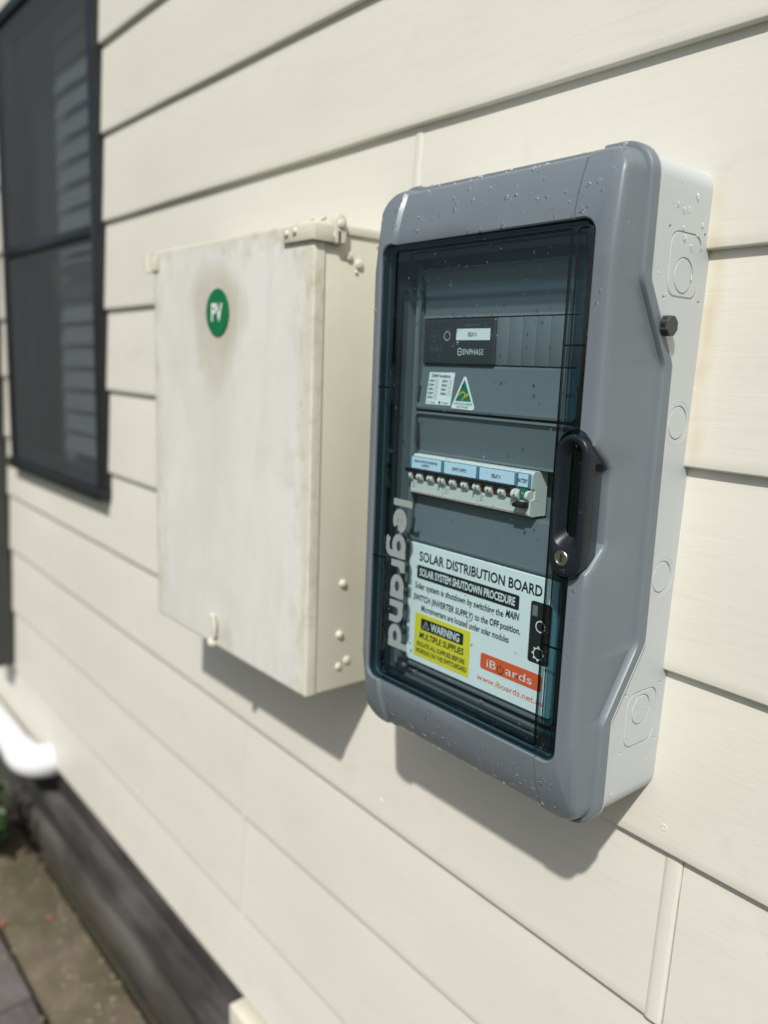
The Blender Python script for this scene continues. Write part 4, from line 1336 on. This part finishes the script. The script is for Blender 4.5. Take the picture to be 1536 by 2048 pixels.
# ---- door: tinted pane with a raised centre, edge strips and the brand lettering
PX0, PX1, PZ0, PZ1 = HX0 + 0.0016, HX1 - 0.0016, HZ0 + 0.0016, HZ1 - 0.0016
mb = MB()
YD = -0.1425
A = rrect(PX0, PX1, PZ0, PZ1, 0.0120, 8)
A2 = rrect(PX0 + 0.0008, PX1 - 0.0008, PZ0 + 0.0008, PZ1 - 0.0008, 0.0112, 8)
mb.loops([[(x, YD, z) for x, z in A2]], False, True)
mb.loops([[(x, -0.1325, z) for x, z in A], [(x, YD + 0.0008, z) for x, z in A], [(x, YD, z) for x, z in A2]], mi=1)
pane = mb.build('door_pane', [M['pane'], M['pane_edge']], enc, smooth=False)
# raised lens between the two long edge ribs
mb = MB()
LX0, LX1, LZ0, LZ1 = -0.6975, -0.4605, -0.3570, 0.1260
B0 = rrect(LX0, LX1, LZ0, LZ1, 0.004, 4); B1 = rrect(LX0 + 0.0010, LX1 - 0.0010, LZ0 + 0.0010, LZ1 - 0.0010, 0.003, 4); B2 = rrect(LX0 + 0.0022, LX1 - 0.0022, LZ0 + 0.0022, LZ1 - 0.0022, 0.002, 4)
mb.loops([[(x, YD - 0.0001, z) for x, z in B0], [(x, YD - 0.0016, z) for x, z in B1], [(x, YD - 0.0017, z) for x, z in B2], [(x, YD - 0.0001, z) for x, z in B2]])
mb.build('rib', M['pane_rib'], pane, ang=25)
mb = MB()
for (x0, x1) in ((-0.4565, -0.4420),):
    B0 = rrect(x0, x1, -0.3570, 0.1260, 0.0055, 6); B1 = rrect(x0 + 0.0008, x1 - 0.0008, -0.3562, 0.1252, 0.0047, 6); B2 = rrect(x0 + 0.0016, x1 - 0.0016, -0.3554, 0.1244, 0.0039, 6)
    mb.loops([[(x, YD - 0.0001, z) for x, z in B0], [(x, YD - 0.0010, z) for x, z in B1], [(x, YD - 0.0001, z) for x, z in B2]])
mb.build('rib', M['pane_rib'], pane, ang=25)
for z, xa, xb in ((0.0260, -0.4602, -0.4404), (-0.2520, -0.4602, -0.4404), (-0.0210, PX0 + 0.001, -0.6978), (-0.2165, PX0 + 0.001, -0.6978)):
    mb = MB(); mb.box(xa, xb, YD - 0.0012, YD - 0.0001, z - 0.0008, z + 0.0008); mb.build('cross_rib', M['pane_rib'], pane, smooth=False)
# inner skirt of the door: the deep teal band round the edge
mb = MB()
I0 = rrect(PX0 + 0.0016, PX1 - 0.0016, PZ0 + 0.0016, PZ1 - 0.0016, 0.0105, 8); I1 = rrect(PX0 + 0.0180, PX1 - 0.0165, PZ0 + 0.0170, PZ1 - 0.0170, 0.0050, 8); I2 = rrect(PX0 + 0.0186, PX1 - 0.0171, PZ0 + 0.0176, PZ1 - 0.0176, 0.0045, 8)
mb.loops([[(x, YD + 0.0100, z) for x, z in I0], [(x, YD + 0.0102, z) for x, z in I1], [(x, YD + 0.0007, z) for x, z in I2]])
mb.build('door_skirt', M['pane_edge'], pane, ang=25)

# brand letters running down the left of the door, letter tops to the right
LT, LB = -0.1440, -0.3370
CAPH = 0.0315; XB = -0.6850


def lw(u, v): return (XB + v, YD - 0.0004 - lw.d, LT - u)


lw.d = 0.0
mb = MB()
SW = 0.0078; XH = 0.0232
def S(p, w=SW):
    lw.d += 0.00004; stroke(mb, p, w, lw)
u = SW / 2
S([(u, 0), (u, CAPH)])                                                     # l
u = 0.0135 + 0.0115; r = 0.0115 - SW / 2 + 0.0038
def bowl(cu, a0, a1): S(arc(cu, XH / 2, 0.0100, XH / 2 - SW / 2, a0, a1, 18))
bowl(u, 0, 310); S([(u - 0.010, XH / 2), (u + 0.0115, XH / 2)], 0.0055)    # e
u += 0.0290; bowl(u, 20, 340)                                              # g
S([(u + 0.0100, XH), (u + 0.0100, -0.0035)]); S(arc(u, -0.0030, 0.0100, 0.0050, 0, -150, 10), 0.0066)
u += 0.0205; S([(u, 0), (u, XH)]); S(arc(u + 0.0085, XH - 0.0105, 0.0085, 0.0068, 175, 85, 8))   # r
u += 0.0265; bowl(u, 20, 340); S([(u + 0.0100, 0), (u + 0.0100, XH)])       # a
u += 0.0210; S([(u, 0), (u, XH)]); S(arc(u + 0.0090, XH - 0.0115, 0.0090, 0.0078, 180, 0, 12)); S([(u + 0.0180, 0), (u + 0.0180, XH - 0.0110)])   # n
u += 0.0180 + 0.0200; bowl(u, 20, 340); S([(u + 0.0100, 0), (u + 0.0100, CAPH)])   # d
mb.build('brand_lettering', M['logo'], pane, smooth=False)

# ---- handle with lock
def stad(cx, cz, hw, hh, n=12):
    P = []
    for k in range(n + 1): a = math.pi * (1 - k / n); P.append((cx + hw * math.cos(a), cz + hh - hw + hw * math.sin(a)))
    for k in range(n + 1): a = -math.pi * k / n; P.append((cx + hw * math.cos(a), cz - hh + hw + hw * math.sin(a)))
    return P


HCX, HCZ = -0.4365, -0.1155
mb = MB()
mb.loops([[(x, -0.128, z) for x, z in stad(HCX - 0.0036, HCZ, 0.0187, 0.0690)], [(x, -0.1452, z) for x, z in stad(HCX - 0.0036, HCZ, 0.0187, 0.0690)], [(x, -0.1464, z) for x, z in stad(HCX - 0.0036, HCZ, 0.0181, 0.0684)], [(x, -0.1464, z) for x, z in stad(HCX - 0.0032, HCZ, 0.0176, 0.0676)], [(x, -0.1430, z) for x, z in stad(HCX - 0.0030, HCZ, 0.0172, 0.0670)]], False, True)
hg = mb.build('handle_surround', M['pane_edge'], enc, ang=30)
HF = -0.1535
mb = MB()
sl_c, sl_z = HCX - 0.0015, HCZ + 0.0105
mb.loops([[(x, -0.1405, z) for x, z in stad(HCX - 0.0008, HCZ, 0.0172, 0.0640)], [(x, HF + 0.0024, z) for x, z in stad(HCX - 0.0004, HCZ, 0.0178, 0.0645)], [(x, HF + 0.0007, z) for x, z in stad(HCX - 0.0004, HCZ, 0.0171, 0.0638)], [(x, HF, z) for x, z in stad(HCX - 0.0004, HCZ, 0.0156, 0.0623)],
          [(x, HF, z) for x, z in stad(sl_c, sl_z, 0.0126, 0.0490)], [(x, HF + 0.0006, z) for x, z in stad(sl_c, sl_z, 0.0120, 0.0484)], [(x, HF + 0.0040, z) for x, z in stad(sl_c, sl_z, 0.0104, 0.0440)], [(x, HF + 0.0095, z) for x, z in stad(sl_c + 0.0002, sl_z, 0.0078, 0.0395)],
          [(x, HF + 0.0118, z) for x, z in stad(sl_c + 0.0004, sl_z, 0.0064, 0.0380)], [(x, HF + 0.0122, z) for x, z in stad(sl_c + 0.0004, sl_z, 0.0045, 0.0360)]], False, True)
hd = mb.build('handle', M['dark'], enc, ang=58)
lk = (HCX - 0.0028, HF, HCZ - 0.0470)
mb = MB(); mb.disc((lk[0], HF + 0.0006, lk[2]), (0, -1, 0), 0.0072, [(1, 0), (1, 0.0014), (0.95, 0.0018), (0.82, 0.0018), (0.78, 0.0010), (0.1, 0.0010)], 28)
lo = mb.build('lock', M['metal'], hd, ang=30)
mb = MB(); FL = lambda u, v: (u, HF - 0.0008, v)
stroke(mb, [(lk[0] - 0.0004, lk[2] + 0.0038), (lk[0] + 0.0004, lk[2] + 0.0015), (lk[0] - 0.0006, lk[2] - 0.0010), (lk[0] + 0.0003, lk[2] - 0.0034)], 0.0019, FL)
mb.build('keyhole', M['ink'], hd, smooth=False)

# ------------------------------------------------------------------ rain drops
dr_ = MB()
rd = random.Random(11)
_sph = None


def drop(p, nrm, r, run=1.0):
    global _sph
    if _sph is None:
        bm = bmesh.new(); bmesh.ops.create_icosphere(bm, subdivisions=2, radius=1.0); bm.verts.index_update()
        _sph = ([v.co.copy() for v in bm.verts], [tuple(v.index for v in f.verts) for f in bm.faces]); bm.free()
    nrm = Vector(nrm).normalized(); dn = Vector((0, 0, -1)); dn = (dn - nrm * dn.dot(nrm))
    dn = dn.normalized() if dn.length > 1e-3 else Vector((1, 0, 0)); s_ = nrm.cross(dn)
    sd = rd.uniform(0, 99); V = []
    for c in _sph[0]:
        w = 1 + 0.16 * noise.noise(Vector((c.x * 1.5, c.y * 1.5, sd)))
        hgt = c.z * 0.62 * (1 + 0.25 * c.y)
        V.append(Vector(p) + nrm * (hgt * r) + dn * (c.y * r * run * w) + s_ * (c.x * r * w))
    dr_.add(V, _sph[1])


def size(): return 0.0006 + 0.0022 * rd.random() ** 2.8


for _ in range(120):          # upper band of the cover
    x = rd.uniform(-0.731, -0.425); z = rd.uniform(0.135, 0.191); e = 0.001
    d = (fy(x, z + e) - fy(x, z - e)) / (2 * e)
    drop((x, fy(x, z), z), (0, -1, d), size(), 1.15)
for _ in range(170):         # lower band, many small runs
    if rd.random() < 0.28:
        x = rd.choice([-0.50, -0.482, -0.4665, -0.452, -0.52]) + rd.gauss(0, 0.0015)
    else: x = rd.uniform(-0.725, -0.44)
    z = rd.uniform(-0.421, -0.370); e = 0.001
    d = (fy(x, z + e) - fy(x, z - e)) / (2 * e)
    drop((x, fy(x, z), z), (0, -1, d), size() * 0.9, 1.1)
for _ in range(45):          # hanging along the lower edge
    x = -0.72 + 0.29 * rd.random() ** 0.6; z = CZ0 + 0.0125
    drop((x, yf(z) + 0.0048 + STEP * (SEAM_L < x < SEAM_R), z - 0.002), (0, -0.55, -1), rd.uniform(0.0013, 0.0026), 1.0)
for _ in range(40):          # end caps
    side = rd.random() < 0.35
    x = rd.uniform(-0.730, -0.7235) if side else rd.uniform(-0.437, -0.423)
    z = rd.uniform(-0.33, 0.17)
    if -0.18 < z < -0.04 and not side: continue
    drop((x, yf(z), z), (0, -1, 0), size() * 0.9, 1.2)
for _ in range(330):         # the clear door
    x = rd.uniform(-0.712, -0.443)
    z = rd.uniform(-0.358, 0.128)
    if rd.random() < 0.30: z = rd.uniform(0.085, 0.126)
    if rd.random() < 0.22: z = rd.uniform(-0.357, -0.335)
    if abs(x - HCX) < 0.026 and abs(z - HCZ) < 0.072: continue
    if not (-0.6985 < x < -0.4595) and abs(x + 0.449) > 0.007: continue
    drop((x, YD, z), (0, -1, 0), size() * 0.62, 1.15)
for _ in range(14):          # handle
    a = rd.uniform(0, 6.28)
    drop((HCX + 0.0142 * math.cos(a), HF, HCZ + 0.058 * math.sin(a)), (0, -1, 0), size() * 0.8, 1.0)
for _ in range(26):          # right side of the back box and cover skirt
    y = rd.uniform(-0.092, -0.012); z = rd.choice([rd.uniform(0.11, 0.175), rd.uniform(-0.40, -0.30), rd.uniform(0.07, 0.12)])
    drop((XS + 0.0003, y, z), (1, 0, 0), size() * 1.0, 1.3)
for _ in range(22):          # top of the box
    q = rd.random(); x = rd.uniform(-0.69, -0.47)
    if q < 0.4: drop((x, rd.uniform(-0.124, -0.112), CZ1 - 0.0026 - 0.0066), (0, 0, 1), 0.0012 + size() * 0.7, 1.0)
    elif q < 0.7: drop((x, rd.uniform(-0.107, -0.099), CZ1 - 0.0028), (0, 0, 1), 0.0012 + size() * 0.7, 1.0)
    else: drop((x, rd.uniform(-0.085, -0.02), 0.1925), (0, 0, 1), 0.0012 + size() * 0.7, 1.0)
for (y, z, r) in ((-0.112, 0.138, 0.0021), (-0.1015, 0.157, 0.0019), (-0.1065, 0.079, 0.0023), (-0.128, 0.128, 0.0017)):
    drop((-0.4172, y, z), (1, 0, 0), r, 1.35)
for (y, z) in ((-0.064, 0.152), (-0.045, 0.150), (-0.052, 0.148), (-0.035, 0.118), (-0.083, -0.405), (-0.025, -0.385)):
    drop((XS + 0.0003, y, z), (1, 0, 0), 0.0021, 1.4)
for _ in range(60):          # a few on the boards near the box
    k = rd.choice([6, 7, 8, 9, 10, 11]); x = rd.uniform(-0.40, -0.22)
    z = rd.uniform(zrow(k, x) + 0.01, zup(k, x) - 0.02)
    drop((x, face_y(k, x, z), z), (0, -1, 0.05), size() * 0.5, 1.3)
wd = dr_.build('rain_drops', M['water'], recalc=False, ang=180)
tag(wd, 'clear rain drops beaded on the grey enclosure and its door', 'water drops', kind='stuff')

bpy.data.objects.remove(_fo, do_unlink=True)
